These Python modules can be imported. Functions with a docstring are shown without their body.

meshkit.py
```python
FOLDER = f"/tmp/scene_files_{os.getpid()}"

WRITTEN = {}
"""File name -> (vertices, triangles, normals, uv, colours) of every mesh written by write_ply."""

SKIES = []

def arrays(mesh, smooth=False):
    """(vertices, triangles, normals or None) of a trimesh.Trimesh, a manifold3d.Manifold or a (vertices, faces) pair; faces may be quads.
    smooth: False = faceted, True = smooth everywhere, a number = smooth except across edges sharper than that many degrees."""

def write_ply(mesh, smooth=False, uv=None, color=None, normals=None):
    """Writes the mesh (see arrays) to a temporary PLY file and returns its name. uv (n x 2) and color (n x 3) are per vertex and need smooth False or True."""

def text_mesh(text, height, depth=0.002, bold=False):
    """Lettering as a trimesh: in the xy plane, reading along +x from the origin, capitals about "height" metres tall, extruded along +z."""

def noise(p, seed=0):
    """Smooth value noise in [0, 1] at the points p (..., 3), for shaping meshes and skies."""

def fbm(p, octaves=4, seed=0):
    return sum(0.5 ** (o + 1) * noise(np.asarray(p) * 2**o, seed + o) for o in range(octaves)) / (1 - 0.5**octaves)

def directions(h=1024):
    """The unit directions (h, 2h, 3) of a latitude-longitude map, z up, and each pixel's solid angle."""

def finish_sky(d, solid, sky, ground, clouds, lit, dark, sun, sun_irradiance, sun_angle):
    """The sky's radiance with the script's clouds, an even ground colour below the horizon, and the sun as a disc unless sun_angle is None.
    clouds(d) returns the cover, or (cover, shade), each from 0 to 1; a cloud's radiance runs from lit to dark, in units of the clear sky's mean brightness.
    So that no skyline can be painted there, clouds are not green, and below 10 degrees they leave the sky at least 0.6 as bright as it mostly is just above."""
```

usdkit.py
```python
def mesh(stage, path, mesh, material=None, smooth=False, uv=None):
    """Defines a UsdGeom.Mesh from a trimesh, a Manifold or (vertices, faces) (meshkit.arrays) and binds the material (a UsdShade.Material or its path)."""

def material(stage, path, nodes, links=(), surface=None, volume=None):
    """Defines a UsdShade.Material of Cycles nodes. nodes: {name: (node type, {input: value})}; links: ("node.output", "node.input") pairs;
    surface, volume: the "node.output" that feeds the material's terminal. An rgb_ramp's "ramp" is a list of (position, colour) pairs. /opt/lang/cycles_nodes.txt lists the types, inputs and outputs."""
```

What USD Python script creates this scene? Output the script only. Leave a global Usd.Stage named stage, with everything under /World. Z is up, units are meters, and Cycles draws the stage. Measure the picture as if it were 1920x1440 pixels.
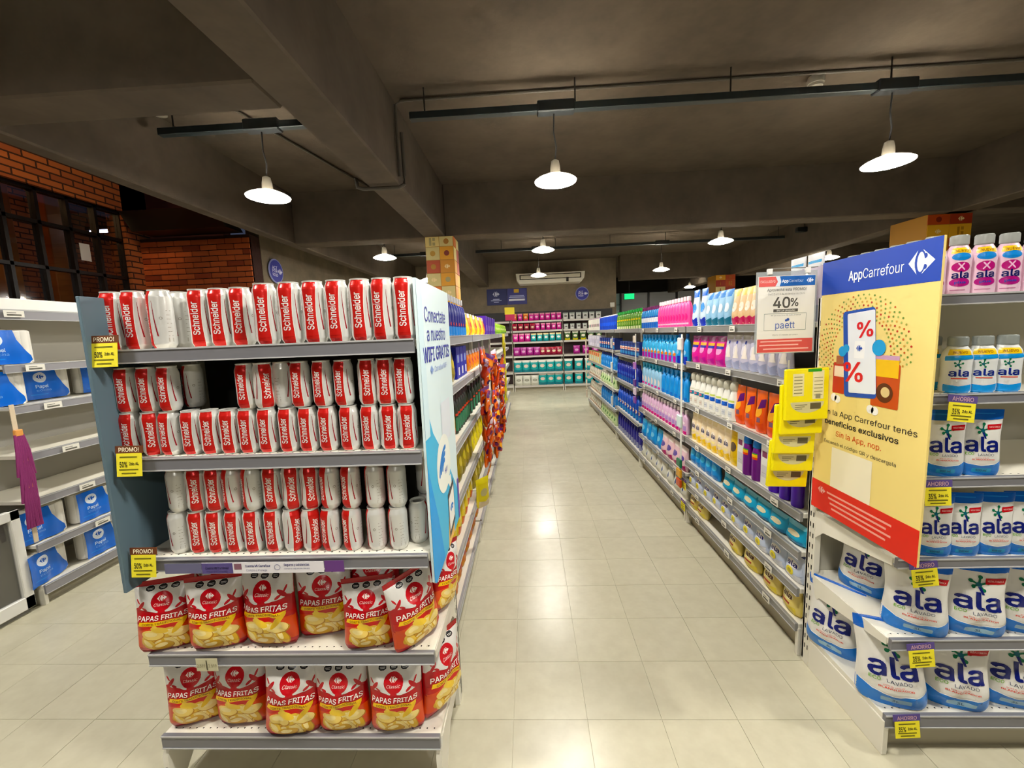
import math, random
import numpy as np, trimesh, manifold3d, shapely
from shapely.geometry import Polygon, Point, box as sbox, LineString
from shapely import affinity
from shapely.ops import unary_union
from pxr import Usd, UsdGeom, UsdShade, UsdLux, Sdf, Gf, Vt
import usdkit, meshkit

stage = Usd.Stage.CreateInMemory()
UsdGeom.SetStageUpAxis(stage, UsdGeom.Tokens.z)
UsdGeom.SetStageMetersPerUnit(stage, 1.0)
UsdGeom.Xform.Define(stage, '/World')
PI = math.pi

# ------------------------------------------------------------------ camera, light levels, exposure
FPX, CAMZ = 777.0, 1.60
YAW, PITCH, ROLL = (math.radians(a) for a in (2.494, 6.962, 2.2635))
cy, sy, cp, sp = math.cos(YAW), math.sin(YAW), math.cos(PITCH), math.sin(PITCH)
_fw = np.array([-sy*cp, cy*cp, -sp]); _rt = np.array([cy, sy, 0.0]); _up = np.cross(_rt, _fw)
_c, _s = math.cos(ROLL), math.sin(ROLL)
_right, _upv = _c*_rt - _s*_up, _s*_rt + _c*_up
cam = UsdGeom.Camera.Define(stage, '/World/camera')
cam.CreateHorizontalApertureAttr(36.0); cam.CreateVerticalApertureAttr(27.0)
cam.CreateFocalLengthAttr(36.0*FPX/1920)
cam.CreateClippingRangeAttr(Gf.Vec2f(0.05, 100))
cam.AddTransformOp().Set(Gf.Matrix4d(*[float(x) for r in (np.append(_right, 0), np.append(_upv, 0), np.append(-_fw, 0), (0, 0, CAMZ, 1)) for x in r]))
EXPOSURE = 0.0
cam.CreateExposureAttr(EXPOSURE)
LAMP = 235.0          # emission strength of every pendant lamp's diffuser
# night outside: the dome is nearly black
dome = UsdLux.DomeLight.Define(stage, '/World/night_sky')
dome.CreateIntensityAttr(0.02); dome.CreateColorAttr(Gf.Vec3f(0.5, 0.6, 1.0))

# ------------------------------------------------------------------ helpers
def C(h):
    """sRGB hex (or 0-255 triple) to linear"""
    if isinstance(h, str):
        h = [int(h[i:i+2], 16) for i in (0, 2, 4)]
    a = np.array(h, float)/255
    return np.where(a <= 0.04045, a/12.92, ((a+0.055)/1.055)**2.4)

_counts = {}
def numbered(parent, name):
    k = (parent, name); n = _counts.get(k, 0); _counts[k] = n+1
    return f'{parent}/{name}' + (f'_{n:03d}' if n else '')

def data(prim, **kw):
    for k, v in kw.items():
        if v: prim.SetCustomDataByKey(k, v)

def TR(x=0, y=0, z=0, rz=0, rx=0, ry=0, s=1.0):
    m = trimesh.transformations.euler_matrix(rx, ry, rz, 'sxyz')
    if np.ndim(s): m[:3, :3] = m[:3, :3] @ np.diag(s)
    else: m[:3, :3] *= s
    m[:3, 3] = (x, y, z)
    return m

def gf(m): return Gf.Matrix4d(*[float(v) for v in np.asarray(m).T.ravel()])

def thing(name, label, cat, M=None, group=None, kind=None):
    p = numbered('/World', name)
    x = UsdGeom.Xform.Define(stage, p)
    x.AddTransformOp().Set(gf(np.eye(4) if M is None else M))
    data(x.GetPrim(), label=label, category=cat, group=group, kind=kind)
    return p

def shaded(mesh, smooth):
    """vertices, faces, normals: True = smooth, else smooth only across edges flatter than that many degrees"""
    if smooth is True: return meshkit.arrays(mesh, True)
    v, f, _ = meshkit.arrays(mesh, False)
    fn = np.cross(v[f[:, 1]]-v[f[:, 0]], v[f[:, 2]]-v[f[:, 0]]); ln = np.linalg.norm(fn, axis=1, keepdims=True)
    fu = fn/np.maximum(ln, 1e-20)
    if not smooth:
        return v[f.ravel()], np.arange(3*len(f)).reshape(-1, 3), np.repeat(fu, 3, 0)
    key = np.round(v*2e5).astype(np.int64); _, ids = np.unique(key, axis=0, return_inverse=True)
    cid = ids.ravel()[f.ravel()]; face = np.repeat(np.arange(len(f)), 3)
    order = np.argsort(cid, kind='stable'); oc, of = cid[order], face[order]
    acc = fn[of].copy(); cosv = math.cos(math.radians(smooth)); k = 1
    while k < len(oc):
        same = np.nonzero(oc[k:] == oc[:-k])[0]
        if not len(same): break
        ok = same[(fu[of[same]]*fu[of[same+k]]).sum(1) > cosv]
        np.add.at(acc, ok, fn[of[ok+k]]); np.add.at(acc, ok+k, fn[of[ok]]); k += 1
    n = np.empty_like(acc); n[order] = acc/np.maximum(np.linalg.norm(acc, axis=1, keepdims=True), 1e-20)
    return v[f.ravel()], np.arange(3*len(f)).reshape(-1, 3), n

class MB:
    """collects coloured pieces and writes them as ONE mesh with a per-vertex tint"""
    def __init__(s): s.v, s.f, s.n, s.c, s.k = [], [], [], [], 0
    def add(s, mesh, color=(.8, .8, .8), smooth=30, T=None):
        v, f, n = shaded(mesh, smooth)
        if T is not None:
            v = v @ T[:3, :3].T + T[:3, 3]; n = n @ np.linalg.inv(T[:3, :3]); n = n/np.maximum(np.linalg.norm(n, axis=1, keepdims=True), 1e-9)
        s.v.append(v); s.f.append(f+s.k); s.n.append(n)
        col = np.asarray(color, float)
        s.c.append(np.broadcast_to(col, (len(v), 3)) if col.ndim == 1 else col); s.k += len(v)
        return s
    def build(s, parent, name, mat, label=None, kind=None, cat=None, group=None):
        p = numbered(parent, name)
        v, f, n, c = np.vstack(s.v), np.vstack(s.f), np.vstack(s.n), np.vstack(s.c)
        m = UsdGeom.Mesh.Define(stage, p)
        m.CreatePointsAttr(Vt.Vec3fArray.FromNumpy(v.astype(np.float32)))
        m.CreateFaceVertexCountsAttr(Vt.IntArray.FromNumpy(np.full(len(f), 3, np.int32)))
        m.CreateFaceVertexIndicesAttr(Vt.IntArray.FromNumpy(f.astype(np.int32).ravel()))
        m.CreateSubdivisionSchemeAttr('none')
        m.CreateNormalsAttr(Vt.Vec3fArray.FromNumpy(n.astype(np.float32))); m.SetNormalsInterpolation('vertex')
        UsdGeom.PrimvarsAPI(m).CreatePrimvar('tint', Sdf.ValueTypeNames.Color3fArray, 'vertex').Set(Vt.Vec3fArray.FromNumpy(c.astype(np.float32)))
        UsdShade.MaterialBindingAPI.Apply(m.GetPrim()).Bind(MAT[mat])
        data(m.GetPrim(), label=label, kind=kind, category=cat, group=group)
        return p

def bx(x0, x1, y0, y1, z0, z1, bev=0.0):
    if bev <= 0:
        return (np.array([(x0, y0, z0), (x1, y0, z0), (x1, y1, z0), (x0, y1, z0), (x0, y0, z1), (x1, y0, z1), (x1, y1, z1), (x0, y1, z1)], float),
                np.array([(0, 2, 1), (0, 3, 2), (4, 5, 6), (4, 6, 7), (0, 1, 5), (0, 5, 4), (1, 2, 6), (1, 6, 5), (2, 3, 7), (2, 7, 6), (3, 0, 4), (3, 4, 7)]))
    pts = []
    for X, sx in ((x0, 1), (x1, -1)):
        for Y, sy_ in ((y0, 1), (y1, -1)):
            for Z, sz in ((z0, 1), (z1, -1)):
                b = bev
                pts += [(X, Y+sy_*b, Z+sz*b), (X+sx*b, Y, Z+sz*b), (X+sx*b, Y+sy_*b, Z)]
    return manifold3d.Manifold.hull_points(np.array(pts, float))

def lathe(prof, n=28, sx=1.0, sy=1.0):
    """surface of revolution of (r, z) points from bottom to top, closed; flattened by sx, sy"""
    prof = [(max(r, 1e-5), z) for r, z in prof]
    a = np.arange(n)*2*PI/n
    r = np.array([p[0] for p in prof]); z = np.array([p[1] for p in prof])
    v = np.stack([sx*r[:, None]*np.sin(a), -sy*r[:, None]*np.cos(a), np.repeat(z[:, None], n, 1)], -1).reshape(-1, 3)
    f = []
    for i in range(len(prof)-1):
        for j in range(n):
            k = (j+1) % n
            f += [(i*n+j, i*n+k, (i+1)*n+k), (i*n+j, (i+1)*n+k, (i+1)*n+j)]
    nb = len(v); v = np.vstack([v, [(0, 0, z[0]), (0, 0, z[-1])]])
    m = (len(prof)-1)*n
    for j in range(n):
        k = (j+1) % n
        f += [(nb, k, j), (nb+1, m+j, m+k)]
    return trimesh.Trimesh(v, np.array(f), process=False)

def tube(pts, r, n=8):
    p = np.asarray(pts, float); t = np.gradient(p, axis=0); t /= np.linalg.norm(t, axis=1, keepdims=True)+1e-12
    a = np.cross(t, np.where(np.abs(t[:, 2:]) < 0.9, [0, 0, 1.0], [1.0, 0, 0])); a /= np.linalg.norm(a, axis=1, keepdims=True)
    b = np.cross(t, a); ang = np.arange(n)*2*PI/n
    v = p[:, None]+r*(np.cos(ang)[None, :, None]*a[:, None]+np.sin(ang)[None, :, None]*b[:, None])
    v = v.reshape(-1, 3); f = []
    for i in range(len(p)-1):
        for j in range(n):
            k = (j+1) % n
            f += [(i*n+j, i*n+k, (i+1)*n+k), (i*n+j, (i+1)*n+k, (i+1)*n+j)]
    nb = len(v); v = np.vstack([v, p[:1], p[-1:]]); m = (len(p)-1)*n
    for j in range(n):
        k = (j+1) % n
        f += [(nb, k, j), (nb+1, m+j, m+k)]
    return trimesh.Trimesh(v, np.array(f), process=False)

def prism(pts, y0, y1):
    """polygon in x-z, extruded along y from y0 to y1"""
    g = pts if hasattr(pts, 'geom_type') else Polygon(pts)
    gs = getattr(g, 'geoms', [g]); out = []
    for q in gs:
        m = trimesh.creation.extrude_polygon(q, y1-y0, engine='earcut')
        v = np.array(m.vertices); out.append(trimesh.Trimesh(np.stack([v[:, 0], y1-v[:, 2], v[:, 1]], 1), m.faces, process=False))
    return trimesh.util.concatenate(out)

# ---- flat print: 2-D shapes laid on a surface
def tri2(g):
    v, f, k = [], [], 0
    for q in getattr(g, 'geoms', [g]):
        if q.is_empty or q.area < 1e-10 or q.geom_type != 'Polygon': continue
        a, b = trimesh.creation.triangulate_polygon(q, engine='earcut')
        v.append(a); f.append(b+k); k += len(a)
    return (np.vstack(v), np.vstack(f)) if v else (np.zeros((0, 2)), np.zeros((0, 3), int))

_text = {}
def text2(s, h, w=None, bold=False, rot=0, slant=0, cx=0.0, cy=0.0):
    """text as 2-D triangles, capitals h tall, width w, centred on (cx, cy), turned by rot degrees"""
    if (s, bold) not in _text:
        m = meshkit.text_mesh(s, 1.0, depth=0.1, bold=bold)
        top = m.face_normals[:, 2] > 0.5
        q = trimesh.Trimesh(m.vertices, m.faces[top], process=True)
        v = np.array(q.vertices)[:, :2]
        _text[s, bold] = (v, np.array(q.faces), v.min(0), v.max(0))
    v, f, lo, hi = _text[s, bold]
    v = v - [(lo[0]+hi[0])/2, 0.5]
    if slant: v = v + np.stack([v[:, 1]*slant, 0*v[:, 1]], 1)
    k = h if w is None else w/(hi[0]-lo[0])
    v = v*[k, h]
    a = math.radians(rot); R2 = np.array([[math.cos(a), -math.sin(a)], [math.sin(a), math.cos(a)]])
    return v @ R2.T + [cx, cy], f

def lay(mb, tri, fn, color, off, edge=0.02):
    v, f = tri
    if not len(f): return
    v3 = np.column_stack([v, np.zeros(len(v))])
    if edge:
        v3, f = trimesh.remesh.subdivide_to_size(v3, f, edge, max_iter=12)
    t = trimesh.Trimesh(v3, f, process=True); v3, f = np.array(t.vertices), np.array(t.faces)
    mb.add(trimesh.Trimesh(fn(v3[:, 0], v3[:, 1], off), f, process=False), color, smooth=True)

def shapes(spec, w, h):
    """the little print language: fractions of width (-.5..+.5) and height (0..1) -> [(triangles, colour, is text)];
    later shapes are cut out of earlier ones, so that all the print lies in one layer under the lettering"""
    polys, out = [], []
    for d in spec:
        k, col = d[0], C(d[-1])
        if k == 'rect': g = sbox(d[1]*w, d[3]*h, d[2]*w, d[4]*h)
        elif k == 'rrect':
            r = d[5]*w; g = sbox(d[1]*w+r, d[3]*h+r, d[2]*w-r, d[4]*h-r).buffer(r, quad_segs=4)
        elif k == 'ell': g = affinity.translate(affinity.scale(Point(0, 0).buffer(1, quad_segs=7), d[3]*w, d[4]*h), d[1]*w, d[2]*h)
        elif k == 'poly': g = Polygon([(x*w, y*h) for x, y in d[1]]).buffer(0)
        elif k == 'line': g = LineString([(x*w, y*h) for x, y in d[1]]).buffer(d[2]*w, quad_segs=2)
        elif k == 'geom': g = affinity.scale(d[1], w, h, origin=(0, 0))
        elif k == 'text':
            o = d[6] if len(d) > 7 else {}
            out.append((text2(d[1], d[4]*h, d[5]*w if d[5] else None, cx=d[2]*w, cy=d[3]*h, **o), col, True)); continue
        polys.append((g.buffer(0), col))
    top = Polygon(); res = []
    for g, c in reversed(polys):
        v = g.difference(top); top = top.union(g)
        v = [q for q in getattr(v, 'geoms', [v]) if q.geom_type == 'Polygon' and q.area > 1e-7]
        if v: res.append((tri2(shapely.MultiPolygon(v)), c, False))
    return res[::-1]+out

def label_on(root, spec, w, h, fn, mat='film', name='printed_label', edge=0.02, off=0.0007, step=0.0007):
    mb = MB()
    for g, c, t in shapes(spec, w, h):
        lay(mb, g, fn, c, off+step*t, edge)
    if mb.v: mb.build(root, name, mat)

def flat_fn(y=0.0): return lambda u, v, o: np.stack([u, np.full_like(u, y)-o, v], 1)

def arrow_logo():
    """lozenge emblem with a C cut out of it, about 2.4 wide, 1.6 tall"""
    left = Polygon([(-1.3, 0), (-.40, .80), (-.62, .30), (-.66, 0), (-.62, -.30), (-.40, -.80)])
    blob = affinity.scale(Point(-.06, 0).buffer(1, quad_segs=8), .36, .66)
    right = Polygon([(.12, .80), (1.3, 0), (.12, -.80)])
    for sg in (1, -1): right = right.difference(affinity.scale(Point(.36, .36*sg).buffer(1, quad_segs=6), .20, .17))
    cut = affinity.scale(Point(-.06, 0).buffer(1, quad_segs=8), .48, .80).difference(blob)
    return left.union(blob).union(right.difference(cut.intersection(sbox(-2, -.9, .30, .9)).difference(sbox(.2, -.2, .6, .2))))

# ---- repeated products
class Kind:
    """the first put() builds it under /World; every later one is an instanceable reference to the first"""
    def __init__(s, name, cat, build): s.name, s.cat, s.b, s.first = name, cat, build, None
    def put(s, M, label, group=None):
        p = thing(s.name, label, s.cat, M, group)
        if s.first is None:
            s.first = p; s.b(p)
        else:
            q = stage.GetPrimAtPath(p); q.GetReferences().AddInternalReference(s.first); q.SetInstanceable(True)
        return p

ORD = 'first second third fourth fifth sixth seventh eighth ninth tenth eleventh twelfth thirteenth fourteenth fifteenth sixteenth seventeenth eighteenth'.split()

# ------------------------------------------------------------------ materials
MAT = {}
def mat(name, rough=.4, metal=0.0, extra=None, nodes=None, links=(), tint=True, rich=0, **kw):
    n = {'p': ('principled_bsdf', {'roughness': rough, 'metallic': metal, **(extra or {})})}
    l = []
    if tint:
        n['a'] = ('attribute', {'attribute': 'tint'})
        if rich: n['h'] = ('hsv', {'saturation': rich}); l += [('a.color', 'h.color'), ('h.color', 'p.base_color')]
        else: l.append(('a.color', 'p.base_color'))
    n.update(nodes or {}); l += list(links)
    MAT[name] = usdkit.material(stage, f'/World/Looks/{name}', n, l, surface='p.BSDF', **kw)
mat('film', .3, extra={'specular_ior_level': .5}, rich=1.14)
mat('plastic', .33, rich=1.12)
mat('paper', .75, extra={'specular_ior_level': .25})
mat('card', .5, rich=1.08)
mat('can_metal', .27, .3)
mat('silver', .28, .9)
mat('paint', .42)
mat('rubber', .8)
mat('concrete', .85, extra={'specular_ior_level': .2}, nodes={'g': ('geometry', {}), 'n': ('noise_texture', {'scale': 3.0, 'detail': 6.0, 'roughness': .65}), 'b': ('bump', {'strength': .25, 'distance': .02}),
    'r': ('rgb_ramp', {'ramp': [(0.3, (.75, .75, .75)), (.7, (1.15, 1.13, 1.1))]}), 'm': ('mix_color', {'blend_type': 'multiply', 'fac': 1.0, 'use_clamp': True})},
    links=[('g.position', 'n.vector'), ('n.fac', 'b.height'), ('b.normal', 'p.normal'), ('n.fac', 'r.fac'), ('a.color', 'm.a'), ('r.color', 'm.b'), ('m.result', 'p.base_color')])
mat('tile', .2, nodes={'g': ('geometry', {}), 'n': ('noise_texture', {'scale': 14.0, 'detail': 5.0, 'roughness': .6}), 'n2': ('noise_texture', {'scale': 1.3, 'detail': 3.0}),
    'r': ('rgb_ramp', {'ramp': [(0.3, (.9, .89, .87)), (.7, (1.0, 1.0, 1.0))]}), 'r2': ('rgb_ramp', {'ramp': [(0.3, (.21, .21, .21)), (.7, (.34, .34, .34))]}), 'm': ('mix_color', {'blend_type': 'multiply', 'fac': 1.0})},
    links=[('g.position', 'n.vector'), ('g.position', 'n2.vector'), ('n.fac', 'r.fac'), ('n2.fac', 'r2.fac'), ('r2.color', 'p.roughness'), ('a.color', 'm.a'), ('r.color', 'm.b'), ('m.result', 'p.base_color')])
mat('brick', .85, nodes={'g': ('geometry', {}), 'n': ('noise_texture', {'scale': 30.0, 'detail': 4.0}), 'b': ('bump', {'strength': .4, 'distance': .01})}, links=[('g.position', 'n.vector'), ('n.fac', 'b.height'), ('b.normal', 'p.normal')])
mat('far_brick', .85, tint=False, nodes={'g': ('geometry', {}), 'sx': ('separate_xyz', {}), 'ad': ('math', {'math_type': 'add'}), 'cx': ('combine_xyz', {}), 'k': ('brick_texture', {'scale': 1.0, 'brick_width': .25, 'row_height': .078, 'mortar_size': .009, 'color1': (.50, .16, .04), 'color2': (.36, .10, .03), 'mortar': (.05, .02, .01)})},
    links=[('g.position', 'sx.vector'), ('sx.x', 'ad.value1'), ('sx.y', 'ad.value2'), ('ad.value', 'cx.x'), ('sx.z', 'cx.y'), ('cx.vector', 'k.vector'), ('k.color', 'p.base_color')])
MAT['clear'] = usdkit.material(stage, '/World/Looks/clear', {'a': ('attribute', {'attribute': 'tint'}), 't': ('transparent_bsdf', {}), 'g': ('principled_bsdf', {'roughness': .15}), 'm': ('mix_closure', {'fac': .35})},
    [('a.color', 't.color'), ('a.color', 'g.base_color'), ('t.BSDF', 'm.closure1'), ('g.BSDF', 'm.closure2')], surface='m.closure')
MAT['frosted'] = usdkit.material(stage, '/World/Looks/frosted', {'a': ('attribute', {'attribute': 'tint'}), 't': ('translucent_bsdf', {}), 'g': ('principled_bsdf', {'roughness': .25}), 'm': ('mix_closure', {'fac': .6})},
    [('a.color', 't.color'), ('a.color', 'g.base_color'), ('t.BSDF', 'm.closure1'), ('g.BSDF', 'm.closure2')], surface='m.closure')
MAT['pane'] = usdkit.material(stage, '/World/Looks/pane', {'t': ('transparent_bsdf', {'color': (.75, .75, .75)}), 'g': ('glossy_bsdf', {'roughness': .05, 'color': (.9, .9, .9)}), 'm': ('mix_closure', {'fac': .1})},
    [('t.BSDF', 'm.closure1'), ('g.BSDF', 'm.closure2')], surface='m.closure')
def emit(name, color, strength):
    MAT[name] = usdkit.material(stage, f'/World/Looks/{name}', {'e': ('emission', {'color': color, 'strength': strength})}, surface='e.emission')
emit('lamp_glow', (1.0, .955, .865), LAMP)
emit('tube_glow', (.72, .74, 1.0), 14.0)
emit('warm_glow', (1.0, .6, .25), 9.0)
emit('annex_glow', (1.0, .62, .3), 110.0)
emit('sign_glow', (.02, .8, .25), 1.2)
MAT['sun_dummy'] = None
del MAT['sun_dummy']
# ------------------------------------------------------------------ the large structure
CREAM = C('cbc6ae')
def struct(name, mb, m, label=None, cat=None):
    return mb.build('/World', name, m, label=label, kind='structure', cat=cat)

# floor: one slab with 30 cm vinyl tiles; the nearest 300 are single parts
fl = thing('floor', 'cream vinyl tile floor of the shop', 'floor', kind='structure')
MB().add(bx(-9, 12, -5, 18, -.12, -.0035), C('c0b89f')).build(fl, 'subfloor', 'paint')
TS = .305
rng = random.Random(4)
cells = []
for i in range(-30, 40):
    for j in range(-16, 59):
        cells.append((i*TS+.19, j*TS+.02))
def tile_rank(c):
    x, y = c[0]+TS/2, c[1]+TS/2
    d = math.hypot(x, y)
    hid = y < .75 or x > 2.3 or x < -4.2 or y > 11.5 or (-1.36 < x < -.42 and y > 1.5) or (1.3 < x) or abs(math.atan2(x+.04*y, y)) > .93
    return d+(1000 if hid else 0)
cells.sort(key=tile_rank)
rest = MB()
for k, (x, y) in enumerate(cells):
    t = bx(x+.0007, x+TS-.0007, y+.0007, y+TS-.0007, -.004, 0, .0006) if k < 300 else bx(x+.0007, x+TS-.0007, y+.0007, y+TS-.0007, -.004, 0)
    col = CREAM*rng.uniform(.94, 1.0)
    if k < 300: MB().add(t, col, 10).build(fl, 'tile', 'tile')
    else: rest.add(t, col, 10)
rest.build(fl, 'tile', 'tile', kind='stuff')

BROWN = C('5c5246')
CZ = 3.55
struct('ceiling', MB().add(bx(-4.2, 12, -5, 18, CZ, CZ+.2), BROWN), 'concrete', 'brown painted concrete slab', 'ceiling')
def beam(x0, x1, y0, y1, label, z=2.9):
    struct('ceiling_beam', MB().add(bx(x0, x1, y0, y1, z, CZ+.05, .012), BROWN), 'concrete', label, 'beam')
beam(-1.33, -1.05, -4.9, 11.75, 'long brown concrete beam running above the left shelving')
beam(-3.22, -3.08, -4.9, 11.75, 'thin brown concrete beam along the brick annex')
beam(5.35, 5.65, -4.9, 17.9, 'brown concrete beam above the far right of the shop')
beam(-3.08, -1.33, 2.19, 2.45, 'short brown cross beam at the upper left')
beam(-1.05, 11.9, 5.62, 5.9, 'wide brown cross beam above the middle of the aisle')
beam(-3.08, -1.33, 5.62, 5.9, 'brown cross beam behind the left lamp')
beam(2.5, 11.9, 11.4, 11.7, 'brown cross beam at the far right')

# back wall and left wall, painted brown
WALLC = C('867a67')
struct('wall_back', MB().add(bx(-4.1, 2.47, 11.8, 12.0, 0, CZ), WALLC), 'concrete', 'brown painted wall above the back shelves', 'wall')
struct('wall_left', MB().add(bx(-4.1, -3.9, 6.16, 11.8, 0, CZ), WALLC), 'concrete', 'plain brown wall carrying the round blue sign', 'wall')
struct('wall_right', MB().add(bx(11.9, 12.1, -5, 18, 0, CZ), C('3a342c')), 'concrete', 'dark wall at the far right', 'wall')
struct('wall_rear', MB().add(bx(-9, 12, -5.2, -5, 0, 5), C('6d6251')), 'concrete', 'wall behind the camera', 'wall')
# far shop front at the right: grey panels, teal glass
fw_ = thing('wall_far', 'grey panelled shop front with teal glazing at the far right', 'wall', kind='structure')
MB().add(bx(2.47, 12, 16.3, 16.5, 0, 1.0), C('2c2a27')).add(bx(2.47, 12, 16.3, 16.5, 2.95, CZ), C('15130f')).build(fw_, 'wall_panel', 'concrete')
for i in range(9):
    x = 2.55+i*1.05
    MB().add(bx(x, x+1.0, 16.28, 16.34, 1.0, 2.95, .01), C('8fb3b2') if i == 0 else C('9a9c9c')).build(fw_, 'panel', 'paint', 'teal glazed panel' if i == 0 else None)
    MB().add(bx(x-.05, x, 16.2, 16.34, 1.0, 2.95), C('14120f')).build(fw_, 'mullion', 'paint')
for k in range(4):
    MB().add(bx(2.55, 3.55, 16.26, 16.285, 1.25+k*.42, 1.265+k*.42), C('35605f')).build(fw_, 'glazing_bar', 'paint')
# annex at the left: brick end wall with single bricks, glazed side wall
be = thing('wall_brick', 'red brick end wall of the annex behind the left shelves', 'wall', kind='structure')
MB().add(bx(-5.6, -3.9, 5.93, 6.15, 0, 3.14), C('3a1a10')).build(be, 'mortar_bed', 'brick')
rb = random.Random(8)
row = 0; z = 1.70
low = MB()
while z < 3.1:
    x = -5.5 - (0 if row % 2 else .125)
    while x < -3.95:
        a, b = max(x, -5.5), min(x+.238, -3.9)
        if b-a > .04:
            t = rb.random()
            col = C('c8642c')*(.7+.5*t) if t > .25 else C('a84a22')*(.8+t)
            MB().add(bx(a, b, 5.912+rb.uniform(0, .006), 5.96, z, z+.067, .003), col, 10).build(be, 'brick', 'brick')
        x += .25
    z += .078; row += 1
MB().add(bx(-5.6, -3.9, 5.90, 5.96, 0, 1.69), C('7a3a20')).build(be, 'lower_course', 'brick')
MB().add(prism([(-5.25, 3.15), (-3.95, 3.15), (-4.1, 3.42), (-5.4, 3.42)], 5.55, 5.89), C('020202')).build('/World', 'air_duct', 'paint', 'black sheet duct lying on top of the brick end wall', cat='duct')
struct('wall_annex', MB().add(bx(-5.75, -5.5, -5, 6.1, 3.47, 5.0)).add(bx(-5.75, -5.5, -5, 6.1, 0, 2.05)).add(bx(-5.75, -5.5, 5.72, 6.1, 0, 5)), 'far_brick', 'brick band above the annex windows', 'wall')
struct('ceiling_annex', MB().add(bx(-9, -3.1, -5, 6.6, 4.6, 4.8), C('4a2a18')), 'concrete', 'dark ceiling of the annex', 'ceiling')
wn = thing('window_1', 'dark steel window grid in the annex side wall', 'window', kind='structure')
ZR = [2.05, 2.57, 3.08, 3.45]; YR = [5.72-.33*k for k in range(14)]
for zz in ZR:
    MB().add(bx(-5.63, -5.55, YR[-1], 5.74, zz-.02, zz+.02), C('120d0a')).build(wn, 'window_bar', 'paint')
for yy in YR:
    MB().add(bx(-5.63, -5.55, yy-.018, yy+.018, 2.03, 3.47), C('120d0a')).build(wn, 'window_bar', 'paint')
for a in range(len(YR)-1):
    for b in range(3):
        MB().add(bx(-5.60, -5.594, YR[a+1]+.018, YR[a]-.018, ZR[b]+.02, ZR[b+1]-.02)).build(wn, 'pane', 'pane')
# the room behind the windows
struct('wall_beyond', MB().add(bx(-7.6, -7.4, -5, 9, 0, 5)), 'far_brick', 'brick wall seen dimly through the annex windows', 'wall')
struct('wall_beyond', MB().add(bx(-7.4, -5.76, 8.0, 8.2, 0, 5), C('5a2c18')), 'brick', 'dim end wall beyond the annex windows', 'wall')
for k, (yy, xx) in enumerate(((5.35, -6.85), (5.95, -6.85))):
    MB().add(bx(xx-.1, xx+.1, yy-.1, yy+.1, 0, 4.6, .01), C('d8943a')).build('/World', 'timber_post', 'paint', ('orange lit post seen through the leftmost annex window', 'pale orange post seen through the second annex window')[k], cat='post')
tl = thing('tube_light', 'bluish fluorescent tube glowing behind the annex windows', 'light', TR(-6.6, 6.64, 3.48, PI/2))
MB().add(bx(-.05, .05, -.4, .4, .02, .07), C('202020')).build(tl, 'fitting', 'paint')
for yy in (-.3, .3): MB().add(tube([(0, yy, .07), (0, yy, .6), (0, yy, 1.13)], .005), C('202020')).build(tl, 'hanger_rod', 'paint')
MB().add(tube([(0, -.36, 0), (0, 0, 0), (0, .36, 0)], .022), (1, 1, 1)).build(tl, 'tube', 'tube_glow')
al = thing('wall_lamp', 'warm lamp hanging from the annex ceiling above the brick wall', 'lamp', TR(-3.75, 3.4, 4.35))
MB().add(lathe([(.02, -.12), (.1, -.1), (.13, 0), (.1, .1), (.02, .12)])).build(al, 'bulb', 'annex_glow')
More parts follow.
